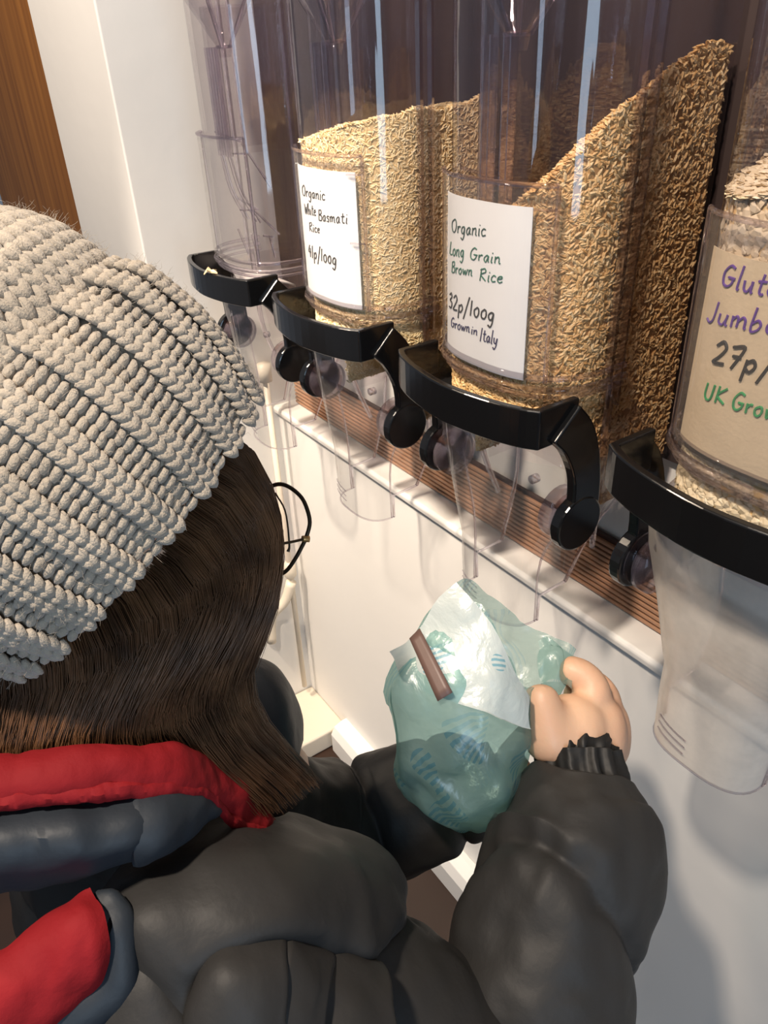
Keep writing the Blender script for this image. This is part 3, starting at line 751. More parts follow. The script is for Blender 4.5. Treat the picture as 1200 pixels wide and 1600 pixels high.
# --- hands: palm and five fingers, each finger its own chain, fused by voxel remesh
def hand(name, chains):
    bm_all = None; objs = []
    for nd in chains:
        ed = [(i, i + 1) for i in range(len(nd) - 1)]
        objs.append(bake(skin_obj('tmp', nd, ed, None, 0, 2)))
    mb = MB()
    for o in objs:
        mb.add([v.co.copy() for v in o.data.vertices], [tuple(p.vertices) for p in o.data.polygons])
        bpy.data.objects.remove(o)
    h = mb.obj(name, M['skin'])
    r = h.modifiers.new('remesh', 'REMESH'); r.mode = 'VOXEL'; r.voxel_size = .0020
    s = h.modifiers.new('smooth', 'SMOOTH'); s.factor = .5; s.iterations = 14
    return bake(h)
hr = lambda px, py, d, r: (at(px, py, d), r)
right = hand('right_hand', [
    [hr(905, 1250, .694, .031), hr(903, 1200, .694, .031), hr(893, 1155, .696, .035), hr(898, 1122, .703, .033), hr(912, 1096, .712, .026)],
    [hr(925, 1200, .706, .029), hr(930, 1152, .708, .032), hr(932, 1115, .714, .029), hr(930, 1088, .722, .020)],
    [hr(935, 1205, .722, .026), hr(944, 1155, .726, .029), hr(945, 1118, .734, .026), hr(942, 1098, .744, .018)],
    [hr(880, 1195, .692, .028), hr(868, 1150, .688, .028), hr(872, 1125, .692, .024), hr(884, 1108, .700, .019)],
    [hr(872, 1185, .690, .026), hr(856, 1145, .685, .026), hr(849, 1108, .683, .0190), hr(845, 1086, .684, .0170), hr(846, 1070, .690, .0135)],
    [hr(918, 1115, .706, .024), hr(930, 1076, .713, .0200), hr(912, 1054, .716, .0175), hr(888, 1047, .719, .0160), hr(873, 1043, .722, .0130)],
    [hr(940, 1120, .722, .020), hr(951, 1092, .735, .0175), hr(930, 1064, .752, .0150), hr(897, 1056, .748, .0140), hr(880, 1060, .740, .0120)],
    [hr(945, 1135, .732, .019), hr(955, 1115, .748, .0160), hr(934, 1090, .766, .0140), hr(900, 1082, .760, .0130), hr(884, 1086, .750, .0115)],
    [hr(942, 1155, .738, .018), hr(953, 1138, .755, .0145), hr(936, 1118, .770, .0125), hr(908, 1108, .766, .0115), hr(894, 1110, .758, .0100)]])
left = hand('left_hand', [
    [hr(732, 1228, 0.793, .023), hr(764, 1220, 0.793, .022), hr(800, 1206, 0.798, (.030, .020)), hr(827, 1187, 0.803, (.030, .018))],
    [hr(782, 1197, 0.793, .016), hr(804, 1167, 0.792, .0125), hr(822, 1144, 0.790, .0115), hr(836, 1128, 0.786, .0095)],
    [hr(832, 1162, 0.803, .012), hr(854, 1150, 0.800, .0105), hr(877, 1148, 0.790, .0095), hr(892, 1152, 0.778, .0080)],
    [hr(836, 1176, 0.806, .012), hr(862, 1170, 0.804, .0108), hr(887, 1170, 0.792, .0098), hr(904, 1174, 0.778, .0082)],
    [hr(836, 1194, 0.808, .012), hr(860, 1192, 0.806, .0102), hr(884, 1194, 0.794, .0094), hr(900, 1198, 0.780, .0080)],
    [hr(830, 1212, 0.806, .011), hr(850, 1216, 0.804, .0090), hr(868, 1220, 0.794, .0082), hr(880, 1224, 0.782, .0070)]])
# nails of the thumb and index finger
def nail(px, py, d, nrm, along, sz):
    n = Vector(nrm).normalized(); u = (Vector(along) - n * Vector(along).dot(n)).normalized(); v = n.cross(u)
    V = [at(px, py, d) + u * (sz * 1.15 * a) + v * (sz * b * .85) + n * (-.22 * sz * b * b) for a in (-1, -.3, .4, 1) for b in (-1, -.5, 0, .5, 1)]
    Fc = [(r*5+c, r*5+c+1, (r+1)*5+c+1, (r+1)*5+c) for r in range(3) for c in range(4)]
    return V, Fc
body = bake(skin_obj('body', nodes, edges, M['skin']))
# head with a face, turned towards the bag
CR = camdir(-.70, -.60, -.40)                     # towards the crown
HD = at(190, 780, .515)
fz = (FACE - CR * FACE.dot(CR)).normalized(); fx = fz.cross(CR).normalized()
bm = bmesh.new(); bmesh.ops.create_uvsphere(bm, u_segments=64, v_segments=48, radius=1)
for v in bm.verts:
    x, y, z = v.co                                # x = side, y = forward, z = up of the head
    X, Y, Z = .074 * x, .092 * y, .112 * z
    if z < 0: X *= 1 - .28 * z * z; Y *= 1 - .10 * z * z
    if y > 0:
        g = lambda cx, cz, sx, sz: math.exp(-((x - cx) / sx) ** 2 - ((z - cz) / sz) ** 2)
        Y += .020 * g(0, -.20, .14, .16) + .010 * g(0, -.02, .10, .22) - .010 * g(.38, .04, .2, .12) - .010 * g(-.38, .04, .2, .12) + .006 * g(0, -.50, .24, .05) + .006 * g(0, -.62, .22, .05) + .008 * g(0, -.85, .25, .14) - .004 * g(0, -.56, .3, .03)
    v.co = HD + fx * X + fz * Y + CR * Z
hm = bpy.data.meshes.new('h'); bm.to_mesh(hm); bm.free()
mb = MB(); mb.add([v.co.copy() for v in body.data.vertices], [tuple(p.vertices) for p in body.data.polygons])
mb.add([v.co.copy() for v in hm.vertices], [tuple(p.vertices) for p in hm.polygons]); 
for h_ in (right, left): mb.add([v.co.copy() for v in h_.data.vertices], [tuple(p.vertices) for p in h_.data.polygons])
for o in (body, right, left): bpy.data.objects.remove(o)
bod = mb.obj('body', M['skin'], None, True)
r = bod.modifiers.new('remesh', 'REMESH'); r.mode = 'VOXEL'; r.voxel_size = .0030
s_ = bod.modifiers.new('smooth', 'SMOOTH'); s_.factor = .5; s_.iterations = 3
bod = bake(bod); to_local(bod, person); tag(bod, 'warm skin, hand pinching the bag rim')
for sx in (-1, 1):                                 # eyes
    bm = bmesh.new(); bmesh.ops.create_uvsphere(bm, u_segments=16, v_segments=12, radius=.0115)
    bmesh.ops.translate(bm, verts=bm.verts, vec=HD + fx * (sx * .029) + fz * .074 + CR * .006)
    to_local(bm_obj('eye', bm, M['paper'], None, True), person)
V, Fc = nail(866, 1031, .7165, at(866, 1031, .70) - at(866, 1031, .72), at(862, 1036, .72) - at(890, 1040, .72), .0052)

# --- trousers and boots below the frame
for hp in (hipR, hipL):
    sweep('trouser_leg', [(hp.x, hp.y, hp.z + .08, .11), (hp.x + .01, hp.y, hp.z - .1, .10), (hp.x + .02, hp.y, .43, .078), (hp.x - .01, hp.y, .09, .07)], M['trousers'], person, 40, 28)
    fd = Vector((FACE.x, FACE.y, 0)).normalized()
    a = Vector((hp.x - .02, hp.y, .0))
    V, Fc = tube_data([(*(a - fd * .07 + Vector((0, 0, .045))), .035, .040), (*(a + Vector((0, 0, .05))), .042, .048), (*(a + fd * .10 + Vector((0, 0, .035))), .046, .036), (*(a + fd * .18 + Vector((0, 0, .026))), .034, .026)], 16, 18, None, (0, 0, 1))
    V = [(x, y, max(z, .002)) for x, y, z in V]
    to_local(mesh_obj('boot', V, Fc, M['jacketd'], None, True), person)

# --- padded jacket
side = (SH_L - SH_R).normalized()
ctr = lambda k: NECK + (PEL - NECK) * k
def qt(t, a):
    u = t * 6.5; c = abs(sin(pi * u)); return .93 + .08 * c ** .5 + .012 * sin(a * 17 + 5 * u) * (1 - c)
jk = sweep('jacket', [(*ctr(-.06), .065, .070), (*ctr(.02), .085, .100), (*ctr(.12), .105, .125), (*ctr(.25), .120, .145), (*ctr(.45), .130, .155), (*ctr(.7), .135, .165), (*ctr(.95), .145, .18), (*ctr(1.15), .15, .185)],
           M['jacket'], person, 110, 96, qt, up=FACE - DN * FACE.dot(DN), wr=.006, ws=14)
jk['label'] = 'dark charcoal padded jacket'
uj = camdir(.3, -1, -.3)
def child_sweep(*a, **k):
    o = sweep(*a, **k); L = jk.location; return o
# right arm in two quilted runs, upper arm and forearm
sl = sweep('sleeve', [P(270, 1440, .60, .085), P(370, 1490, .585, .092), P(470, 1560, .572, .092), P(590, 1650, .57, .090), P(700, 1730, .585, .088), P(790, 1740, .60, .088), P(818, 1640, .61, .083),
     P(842, 1530, .625, .079), P(866, 1420, .64, .077), P(903, 1320, .66, .073), P(905, 1250, .676, .058), P(908, 1215, .684, .046)], M['jacket'], jk, 200, 96, seams([.49, .70], .080, .060, .19, pi / 2), uj, .0065, 15, 2)
cu = sweep('cuff', [P(909, 1236, .682, .036), P(909, 1222, .684, .0405), P(907, 1206, .687, .0400), P(905, 1186, .691, .0385), P(904, 1172, .694, .0375), P(904, 1170, .694, .033), P(904, 1186, .692, .031)], M['jacketd'], sl, 46, 120,
           lambda t, a: 1 + .055 * sin(a * 12 + 1.5 * sin(3 * a)) * min(1, t * 4 + .2) + .02 * sin(23 * a + 4 * t), uj, .0012, 60, 3)
sl2 = sweep('sleeve', [P(365, 1225, .70, .058), P(440, 1275, .75, .064), P(520, 1296, .79, .067), P(600, 1278, .80, .067), P(680, 1240, .80, .062), P(735, 1226, .797, .052), P(755, 1222, .796, .038)], M['jacket'], jk, 120, 72, seams([.45, .72], .03, .07), uj, .006, 16, 9)
cu2 = sweep('cuff', [P(740, 1226, .796, .034), P(756, 1222, .796, .037), P(782, 1212, .797, .035)], M['jacketd'], sl2, 30, 80, lambda t, a: 1 + .06 * sin(a * 12), uj, .001, 60, 3)

def loft(name, rows, mat, parent, nu=60, nv=14, thick=.006, wr=.003, ws=25, seed=0, bulge=0):
    """cloth panel through rows of pixel/depth control points"""
    R = [catmull([tuple(at(*p)) for p in row], nu) for row in rows]
    G = np.array([catmull([R[k][i] for k in range(len(rows))], nv) for i in range(nu)])   # nu x nv x 3
    V = [Vector(G[i, j]) for j in range(nv) for i in range(nu)]
    Fc = [(j*nu+i, j*nu+i+1, (j+1)*nu+i+1, (j+1)*nu+i) for j in range(nv-1) for i in range(nu-1)]
    if bulge:
        me = bpy.data.meshes.new('t'); me.from_pydata([tuple(v) for v in V], [], Fc); me.update()
        eye = Vector((0, 0, H)); out = []
        for k, v in enumerate(V):
            n = me.vertices[k].normal.copy()
            if n.dot(eye - v) < 0: n = -n
            j, i = divmod(k, nu); q = max(0, sin(pi * j / (nv - 1))) ** .6 * min(1, 6 * sin(pi * i / (nu - 1)) + .1)
            out.append(v + n * bulge * q)
        V = out
    V = wrinkle(V, wr, ws, seed); V = wrinkle(V, wr * .4, ws * 3, seed + 3)
    o = mesh_obj(name, V, Fc, mat, None, True)
    if thick:
        s = o.modifiers.new('solid', 'SOLIDIFY'); s.thickness = thick; s.offset = 0
        es = o.modifiers.new('edges', 'EDGE_SPLIT'); es.split_angle = math.radians(38)
    return to_local(o, parent)
# hood folded down the back: red lining rim, slate outer band, second red fold below
loft('hood_lining', [[(-128, 1218, 0.550), (-150, 1202, 0.460), (-90, 1192, 0.4), (0, 1186, .41), (150, 1170, .425), (265, 1168, .45), (345, 1200, .49), (395, 1245, .52), (425, 1285, .54)],
                     [(-128, 1248, 0.542), (-150, 1232, 0.452), (-90, 1222, 0.392), (0, 1222, .402), (150, 1208, .417), (262, 1205, .442), (330, 1230, .478), (378, 1268, .508), (418, 1296, .53)],
                     [(-128, 1294, 0.542), (-150, 1278, 0.452), (-90, 1268, 0.392), (0, 1259, .402), (140, 1246, .417), (258, 1240, .440), (325, 1243, .470), (362, 1285, .498), (424, 1297, .53)]],
     M['red'], jk, 120, 16, .005, .0036, 34, 1, .004)
loft('hem', [[(-128, 1274, 0.539), (-150, 1258, 0.449), (-90, 1248, 0.389), (0, 1240, .399), (140, 1227, .414), (250, 1222, .437), (322, 1234, .466), (362, 1276, .494), (415, 1294, .522)],
             [(-128, 1284, 0.537), (-150, 1268, 0.447), (-90, 1258, 0.387), (0, 1250, .397), (140, 1237, .412), (254, 1231, .435), (323, 1240, .465), (362, 1282, .493), (420, 1296, .524)],
             [(-128, 1298, 0.538), (-150, 1282, 0.448), (-90, 1272, 0.388), (0, 1263, .398), (140, 1250, .413), (258, 1244, .436), (325, 1247, .466), (362, 1289, .494), (424, 1300, .526)]], M['red'], jk, 210, 6, .003, .0016, 90, 21, .002)
loft('hood', [[(-128, 1288, 0.555), (-150, 1272, 0.465), (-90, 1262, 0.405), (0, 1254, .415), (100, 1246, .425), (200, 1238, .435), (222, 1238, .438)],
              [(-128, 1356, 0.535), (-150, 1340, 0.445), (-90, 1330, 0.385), (0, 1322, .395), (100, 1310, .405), (200, 1290, .42), (220, 1286, .425)],
              [(-128, 1418, 0.550), (-150, 1402, 0.460), (-90, 1392, 0.4), (0, 1386, .41), (100, 1368, .42), (190, 1345, .43), (216, 1338, .435)]], M['jacketb'], jk, 90, 14, .005, .005, 22, 2, .006)
loft('hood_flap', [[(196, 1240, .430), (260, 1234, .442), (318, 1238, .47), (345, 1258, .49)],
                   [(206, 1290, .420), (255, 1285, .430), (300, 1268, .46), (338, 1262, .485)],
                   [(216, 1344, .425), (240, 1335, .430), (295, 1300, .455), (330, 1266, .482)]], M['jacketb'], jk, 40, 12, .006, .003, 30, 5, .006)
loft('hood_lining', [[(-128, 1561, 0.535), (-150, 1545, 0.445), (-90, 1535, 0.385), (0, 1490, .395), (80, 1440, .405), (150, 1400, .415)],
                     [(-128, 1626, 0.522), (-150, 1610, 0.432), (-90, 1600, 0.372), (0, 1560, .382), (90, 1500, .392), (168, 1445, .405)],
                     [(-128, 1726, 0.525), (-150, 1710, 0.435), (-90, 1700, 0.375), (0, 1640, .385), (90, 1585, .392), (155, 1530, .402)]], M['red'], jk, 90, 16, .006, .006, 24, 7, .006)
loft('hood_edge', [[(150, 1398, .42), (172, 1440, .41), (170, 1470, .407), (158, 1528, .405), (90, 1590, .395), (-60, 1690, .385)],
                   [(160, 1400, .422), (196, 1450, .418), (200, 1500, .416), (196, 1565, .414), (110, 1625, .41), (-60, 1730, .40)]], M['jacketb'], jk, 50, 8, .006, .002, 30, 8, .006)
# padded panels of the back and shoulder with their stitched seams
def panel(rows, seed, b=.022, mat='jacket', wr=.005, ws=16): return loft('quilted_panel', rows, M[mat], jk, 70, 30, .006, wr, ws, seed, b)
panel([[(165, 1392, .470), (240, 1325, .50), (340, 1282, .54), (440, 1278, .57), (560, 1305, .60), (625, 1380, .60), (640, 1450, .58)],
       [(185, 1420, .432), (280, 1375, .442), (380, 1345, .46), (470, 1350, .485), (560, 1370, .52), (600, 1420, .54), (612, 1470, .54)],
       [(245, 1515, .412), (318, 1475, .415), (390, 1435, .425), (460, 1426, .445), (540, 1445, .48), (580, 1472, .50), (592, 1492, .51)],
       [(310, 1640, .412), (342, 1500, .420), (395, 1464, .428), (435, 1458, .438), (500, 1482, .463), (560, 1494, .488), (590, 1504, .505)]], 11, .006, wr=.008, ws=13)
panel([[(110, 1660, .41), (160, 1540, .415), (178, 1430, .435)],
       [(190, 1720, .40), (240, 1600, .405), (222, 1500, .420)],
       [(330, 1760, .40), (302, 1620, .407), (232, 1512, .418)]], 12, .006, wr=.006)
panel([[(292, 1640, .414), (338, 1500, .420), (388, 1464, .427), (437, 1458, .437)],
       [(310, 1680, .40), (350, 1575, .402), (395, 1550, .408), (440, 1545, .417)],
       [(330, 1760, .395), (370, 1700, .395), (405, 1690, .398), (444, 1690, .405)]], 13, .006, wr=.006)
panel([[(437, 1458, .437), (480, 1470, .450), (522, 1490, .468)],
       [(440, 1550, .417), (475, 1555, .425), (500, 1565, .437)],
       [(444, 1700, .405), (465, 1710, .410), (480, 1720, .415)]], 14, .005, wr=.006)
panel([[(520, 1492, .470), (560, 1500, .482), (594, 1506, .500)],
       [(498, 1570, .440), (550, 1580, .450), (604, 1575, .47)],
       [(474, 1720, .415), (540, 1720, .42), (618, 1720, .44)]], 15, .007, wr=.006)
# far shoulder seen past the hair
loft('far_shoulder', [[(340, 1060, .70), (385, 1030, .71), (430, 1050, .72), (458, 1100, .73), (460, 1160, .73)],
                      [(320, 1130, .66), (380, 1090, .665), (420, 1100, .67), (440, 1140, .68), (450, 1190, .69)],
                      [(320, 1230, .65), (380, 1210, .65), (420, 1210, .655), (445, 1220, .66), (455, 1240, .67)]], M['jacketb'], jk, 40, 16, .008, .003, 20, 14, .01)

# --- knitted hat
HC = at(90, 722, .452); RH = .124
ax = camdir(-.73, -.66, -.38)
e1 = ax.orthogonal().normalized(); e2 = ax.cross(e1)
def prof(h):                                       # radius of hat at height h above its middle
    pts = [(-.056, .101), (-.035, .106), (0, .110), (.03, .110), (.045, .106), (.056, .107), (.08, .104), (.10, .094), (.120, .076), (.137, .050), (.148, .022), (.153, .002)]
    for (a, ra), (b, rb) in zip(pts, pts[1:]):
        if h <= b: 
            t = max(0, (h - a) / (b - a)); return ra + (rb - ra) * t
    return .001
def hat_pt(h, th, r): return HC + ax * h + (e1 * cos(th) + e2 * sin(th)) * r
# closed inner layer so nothing shows between stitches
V = []; hs = list(np.linspace(-.054, .152, 30)); ns_ = 64
for h in hs:
    for j in range(ns_): V.append(hat_pt(h, 2*pi*j/ns_, prof(h) - .003 + (.0095 if h < .036 else 0)))
Fc = [(i*ns_+j, i*ns_+(j+1) % ns_, (i+1)*ns_+(j+1) % ns_, (i+1)*ns_+j) for i in range(len(hs)-1) for j in range(ns_)] + [tuple(range((len(hs)-1)*ns_, len(hs)*ns_))]
hat = to_local(mesh_obj('knitted_hat', V, Fc, M['yarn_in'], None, True), person); hat['label'] = 'chunky cream knitted beanie with a ribbed turned-up cuff'
def stitch_template(n=5, m=6):
    V = []; Fc = []
    for i in range(n):
        t = i / (n - 1); r = max(.01, sin(pi * (.12 + .76 * t))) ** .7
        for j in range(m):
            a = 2*pi*j/m; V.append((t - .5, r * cos(a), r * sin(a)))
    for i in range(n-1):
        for j in range(m): Fc.append((i*m+j, i*m+(j+1) % m, (i+1)*m+(j+1) % m, (i+1)*m+j))
    Fc += [tuple(range(m))[::-1], tuple(range((n-1)*m, n*m))]
    return np.array(V), Fc
TV, TF = stitch_template()
class Knit:
    def __init__(s): s.V = []; s.F = []; s.k = 0
    def leg(s, a, b, nrm, r):
        a = np.array(a); b = np.array(b); d = b - a; L = np.linalg.norm(d); d = d / L; n = np.array(nrm); n = n - d * n.dot(d); n /= np.linalg.norm(n); c = np.cross(d, n)
        W = (a + b) / 2 + np.outer(TV[:, 0] * L * 1.25, d) + np.outer(TV[:, 1] * r, c) + np.outer(TV[:, 2] * r * .9 + .25 * r * (1 - (2 * TV[:, 0]) ** 2), n)
        s.V.append(W); s.F += [tuple(i + s.k for i in f) for f in TF]; s.k += len(W)
    def obj(s, name, mat, parent):
        o = mesh_obj(name, np.vstack(s.V), s.F, mat, None, True); o['kind'] = 'stuff'; return to_local(o, parent)
rj = lambda s=.0006: random.uniform(-s, s)
# cuff: ribs of two knit columns, then two purl columns
kn = Knit(); NC = 96; rows = 21; h0, h1 = -.060, .050
dth = 2*pi/NC
for c in range(NC):
    th = c * dth; ph = c % 4
    knitcol = ph < 2
    for rI in range(rows):
        h = h0 + (h1 - h0) * (rI + .5) / rows; dh = (h1 - h0) / rows
        r = prof(h) + .0075 + .004 * sin(pi * (rI + .5) / rows) + (.0014 if knitcol else -.0014)
        if rI >= rows - 2: r -= .002 * (rI - rows + 3)
        wv = .04 * sin(rI * .55 + ph)
        nrm = (e1 * cos(th) + e2 * sin(th))
        if knitcol:
            for sgn in (-1, 1):
                a = hat_pt(h - dh * .62 + rj(), th + dth * (wv + .02 * sgn), r); b = hat_pt(h + dh * .52 + rj(), th + dth * (wv + .40 * sgn), r - .0004)
                kn.leg(a, b, nrm, .0027)
        else:
            off = .5 * ((rI + c) % 2)
            a = hat_pt(h - dh * .12 + rj(), th - dth * .46, r - .0012); b = hat_pt(h + dh * .16 + rj(), th + dth * .46, r - .0012)
            kn.leg(a, b, nrm, .0027)
cuffo = kn.obj('ribbed_cuff', M['yarn'], hat)
# crown: plain knit columns closing towards the top
kn = Knit(); NC = 70; h = .040
while h < .148:
    r = prof(h) - .001; n = max(6, int(2*pi*r/.0100)); dt = 2*pi/n
    sl_ = .0085 * (.55 + .45 * min(1, r / .11)); 
    for c in range(n):
        th = c * dt + .2 * sin(h * 90)
        nrm = ((e1 * cos(th) + e2 * sin(th)) * .8 + ax * (.2 + max(0, (h - .08) * 12))).normalized()
        for sgn in (-1, 1):
            a = hat_pt(h - sl_ * .5 + rj(.001), th + dt * .04 * sgn, prof(h - sl_ * .5)); b = hat_pt(h + sl_ * .62 + rj(.001), th + dt * .40 * sgn, prof(h + sl_ * .6))
            kn.leg(a, b, nrm, .0033)
    h += sl_ * (.9 if r > .06 else .55)
kn.obj('crown_stitches', M['yarn'], hat)
# fuzz of loose fibres
mb = MB()
for _ in range(6000):
    h = random.uniform(-.058, .13); th = random.uniform(0, 2*pi); r = prof(h) + (.0105 if h < .045 else .001)
    p = hat_pt(h, th, r); d = (e1 * cos(th) + e2 * sin(th)) + Vector((rj(1), rj(1), rj(1))); q = p + d.normalized() * random.uniform(.003, .008); q2 = q + Vector((rj(.003), rj(.003), rj(.003)))
    mb.tube([(*p, .00009), (*q, .00008), (*q2, .00004)], 0, 3, cap=False)
fz_o = mb.obj('wool_fuzz', M['yarn'], None, True); fz_o['kind'] = 'stuff'; to_local(fz_o, hat)

# --- long brown hair
G = [  # guide strands: px, py, depth
 [(250, 640, .500), (372, 690, .50), (414, 780, .505), (424, 865, .50), (412, 960, .50), (378, 1050, .51), (400, 1120, .525), (462, 1190, .545), (500, 1230, .56)],
 [(240, 680, .490), (360, 735, .485), (420, 820, .49), (420, 900, .485), (388, 990, .485), (355, 1070, .495), (385, 1140, .51), (450, 1205, .53), (480, 1240, .55)],
 [(230, 720, .478), (345, 780, .472), (395, 860, .475), (390, 940, .47), (350, 1030, .47), (330, 1100, .48), (370, 1170, .50), (430, 1225, .52), (460, 1260, .54)],
 [(210, 760, .470), (318, 825, .462), (365, 900, .462), (350, 980, .456), (305, 1060, .46), (300, 1120, .47), (345, 1190, .49), (405, 1245, .515), (430, 1280, .53)],
 [(190, 800, .465), (285, 862, .456), (330, 930, .455), (305, 1010, .449), (262, 1085, .452), (262, 1140, .462), (310, 1190, .48), (365, 1235, .50), (400, 1275, .52)],
 [(160, 830, .462), (245, 895, .450), (285, 965, .449), (258, 1040, .444), (222, 1110, .446), (225, 1165, .455), (265, 1205, .465), (310, 1240, .48), (330, 1260, .49)],
 [(120, 850, .460), (200, 925, .446), (232, 1000, .444), (205, 1070, .440), (180, 1130, .440), (185, 1180, .446), (210, 1215, .452), (240, 1245, .46), (260, 1270, .47)],
 [(70, 880, .458), (145, 960, .442), (172, 1035, .440), (150, 1095, .435), (130, 1150, .434), (132, 1195, .438), (150, 1225, .442), (170, 1250, .45), (180, 1280, .455)],
 [(20, 900, .456), (85, 985, .438), (105, 1060, .436), (92, 1115, .431), (78, 1165, .429), (78, 1205, .432), (88, 1235, .436), (98, 1260, .44), (105, 1285, .445)],
 [(-40, 910, .455), (12, 1005, .436), (30, 1075, .434), (22, 1125, .429), (14, 1170, .426), (12, 1210, .428), (16, 1240, .432), (20, 1262, .436), (22, 1290, .44)],
 [(-110, 920, .455), (-60, 1020, .436), (-45, 1085, .433), (-50, 1135, .428), (-55, 1180, .425), (-55, 1215, .427), (-52, 1240, .43), (-50, 1262, .434), (-48, 1290, .438)],
 [(-135, 930, 0.486), (-95, 1040, 0.466), (-85, 1095, 0.463), (-87, 1145, 0.460), (-90, 1185, 0.460), (-90, 1220, 0.462), (-90, 1245, 0.465), (-87, 1268, 0.469), (-85, 1295, 0.473)],
 [(-135, 935, 0.545), (-110, 1050, 0.532), (-103, 1105, 0.530), (-105, 1150, 0.530), (-107, 1190, 0.530), (-107, 1225, 0.532), (-107, 1250, 0.535), (-105, 1275, 0.539), (-103, 1300, 0.543)],
]
GP = np.array([catmull([tuple(at(*p)) for p in g], 30) for g in G])           # guides x 30 x 3
NG = len(GP)
GS = np.array([catmull(GP[:, i], 61) for i in range(30)]).transpose(1, 0, 2)   # 61 x 30 x 3 smooth sheet
# inner layer
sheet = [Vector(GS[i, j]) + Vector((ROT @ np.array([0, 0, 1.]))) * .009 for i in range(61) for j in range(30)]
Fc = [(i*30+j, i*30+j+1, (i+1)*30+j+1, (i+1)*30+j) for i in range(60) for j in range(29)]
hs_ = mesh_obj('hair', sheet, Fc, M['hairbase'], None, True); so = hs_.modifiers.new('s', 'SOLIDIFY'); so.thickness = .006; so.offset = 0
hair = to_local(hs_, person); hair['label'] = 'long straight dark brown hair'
mb = MB(); fw = ROT @ np.array([0, 0, 1.])
for k in range(5200):
    u = random.random() * 60 if k % 6 else random.random() ** 2 * 5; i = min(int(u), 59); t = u - i
    base = GS[i] * (1 - t) + GS[i+1] * t
    lay = random.random()
    j0 = random.uniform(-1, 1); ph = random.uniform(0, 6.28); amp = random.uniform(.0006, .0042); fq = random.uniform(.8, 3)
    end = random.randint(20, 30)
    tt = np.linspace(0, 1, 30)
    clump = .004 * np.sin(u * 2.1 + 3 * tt)
    dirx = ROT @ np.array([1., .3, 0])
    C = base + np.outer(.012 * lay - .006 + clump * .6, fw) + np.outer(amp * np.sin(fq * 3 * tt + ph) * (.3 + tt) + j0 * .004 + clump * .5, dirx)
    C = C[:end:2] if end < 30 else C[::2]
    rr = np.linspace(1, .45, len(C)) * random.uniform(.00018, .00050)
    mb.tube(np.hstack([C, rr[:, None]]), 0, 4, cap=False)
st = mb.obj('hair_strands', M['hair'], None, True); st['kind'] = 'stuff'; to_local(st, hair)

# --- spectacles: only the right rim shows past the hair
def px_ring(pts, d): return [at(x, y, d + dd) for x, y, dd in pts]
hx = [(478, 842, 0), (484, 818, .001), (480, 796, .002), (470, 776, .004), (450, 760, .008), (432, 757, .011), (414, 768, .014), (404, 800, .016), (402, 840, .017), (410, 876, .016), (428, 897, .012), (446, 893, .008), (462, 872, .004), (478, 842, 0)]
RNG = px_ring(hx, .530)
gl = to_local(MB().tube([(*p, .0015) for p in RNG], 60, 8, cap=False).obj('spectacles', M['wire'], None, True), person); gl['label'] = 'thin bronze wire-rimmed spectacles'
cen = sum(RNG[:-1], Vector()) / (len(RNG) - 1)
ln = to_local(mesh_obj('lens', [cen] + RNG[:-1], [(0, i, i % (len(RNG)-1) + 1) for i in range(1, len(RNG))], M['clear'], None, True), gl)
L2 = RNG; off = -fx * .070 if (fx.dot(Vector(ROT @ np.array([0, 0, 1.]))) < 0) else fx * .070
to_local(MB().tube([(*(p + off), .0011) for p in RNG], 60, 8, cap=False).obj('rim', M['wire'], None, True), gl)
to_local(MB().tube([P(404, 810, .546, .0012), (*(at(404, 810, .546) + off * .12 + CR * .003), .0012), (*(at(480, 800, .532) + off), .0012)], 12, 8).obj('bridge', M['wire'], None, True), gl)
to_local(MB().tube([P(478, 842, .529, .0010), P(430, 850, .510, .0010), P(340, 848, .485, .0011), P(270, 870, .475, .0013)], 20, 8).obj('temple', M['wire'], None, True), gl)
to_local(MB().tube([P(472, 842, .528, .0022), P(483, 842, .530, .0024)], 4, 10).obj('hinge', M['gold'], None, True), gl)
to_local(MB().tube([P(430, 770, .536, .0006), P(446, 800, .534, .0006), P(452, 850, .533, .0007), P(450, 862, .533, .0012)], 14, 6).obj('nose_pad_arm', M['wire'], None, True), gl)

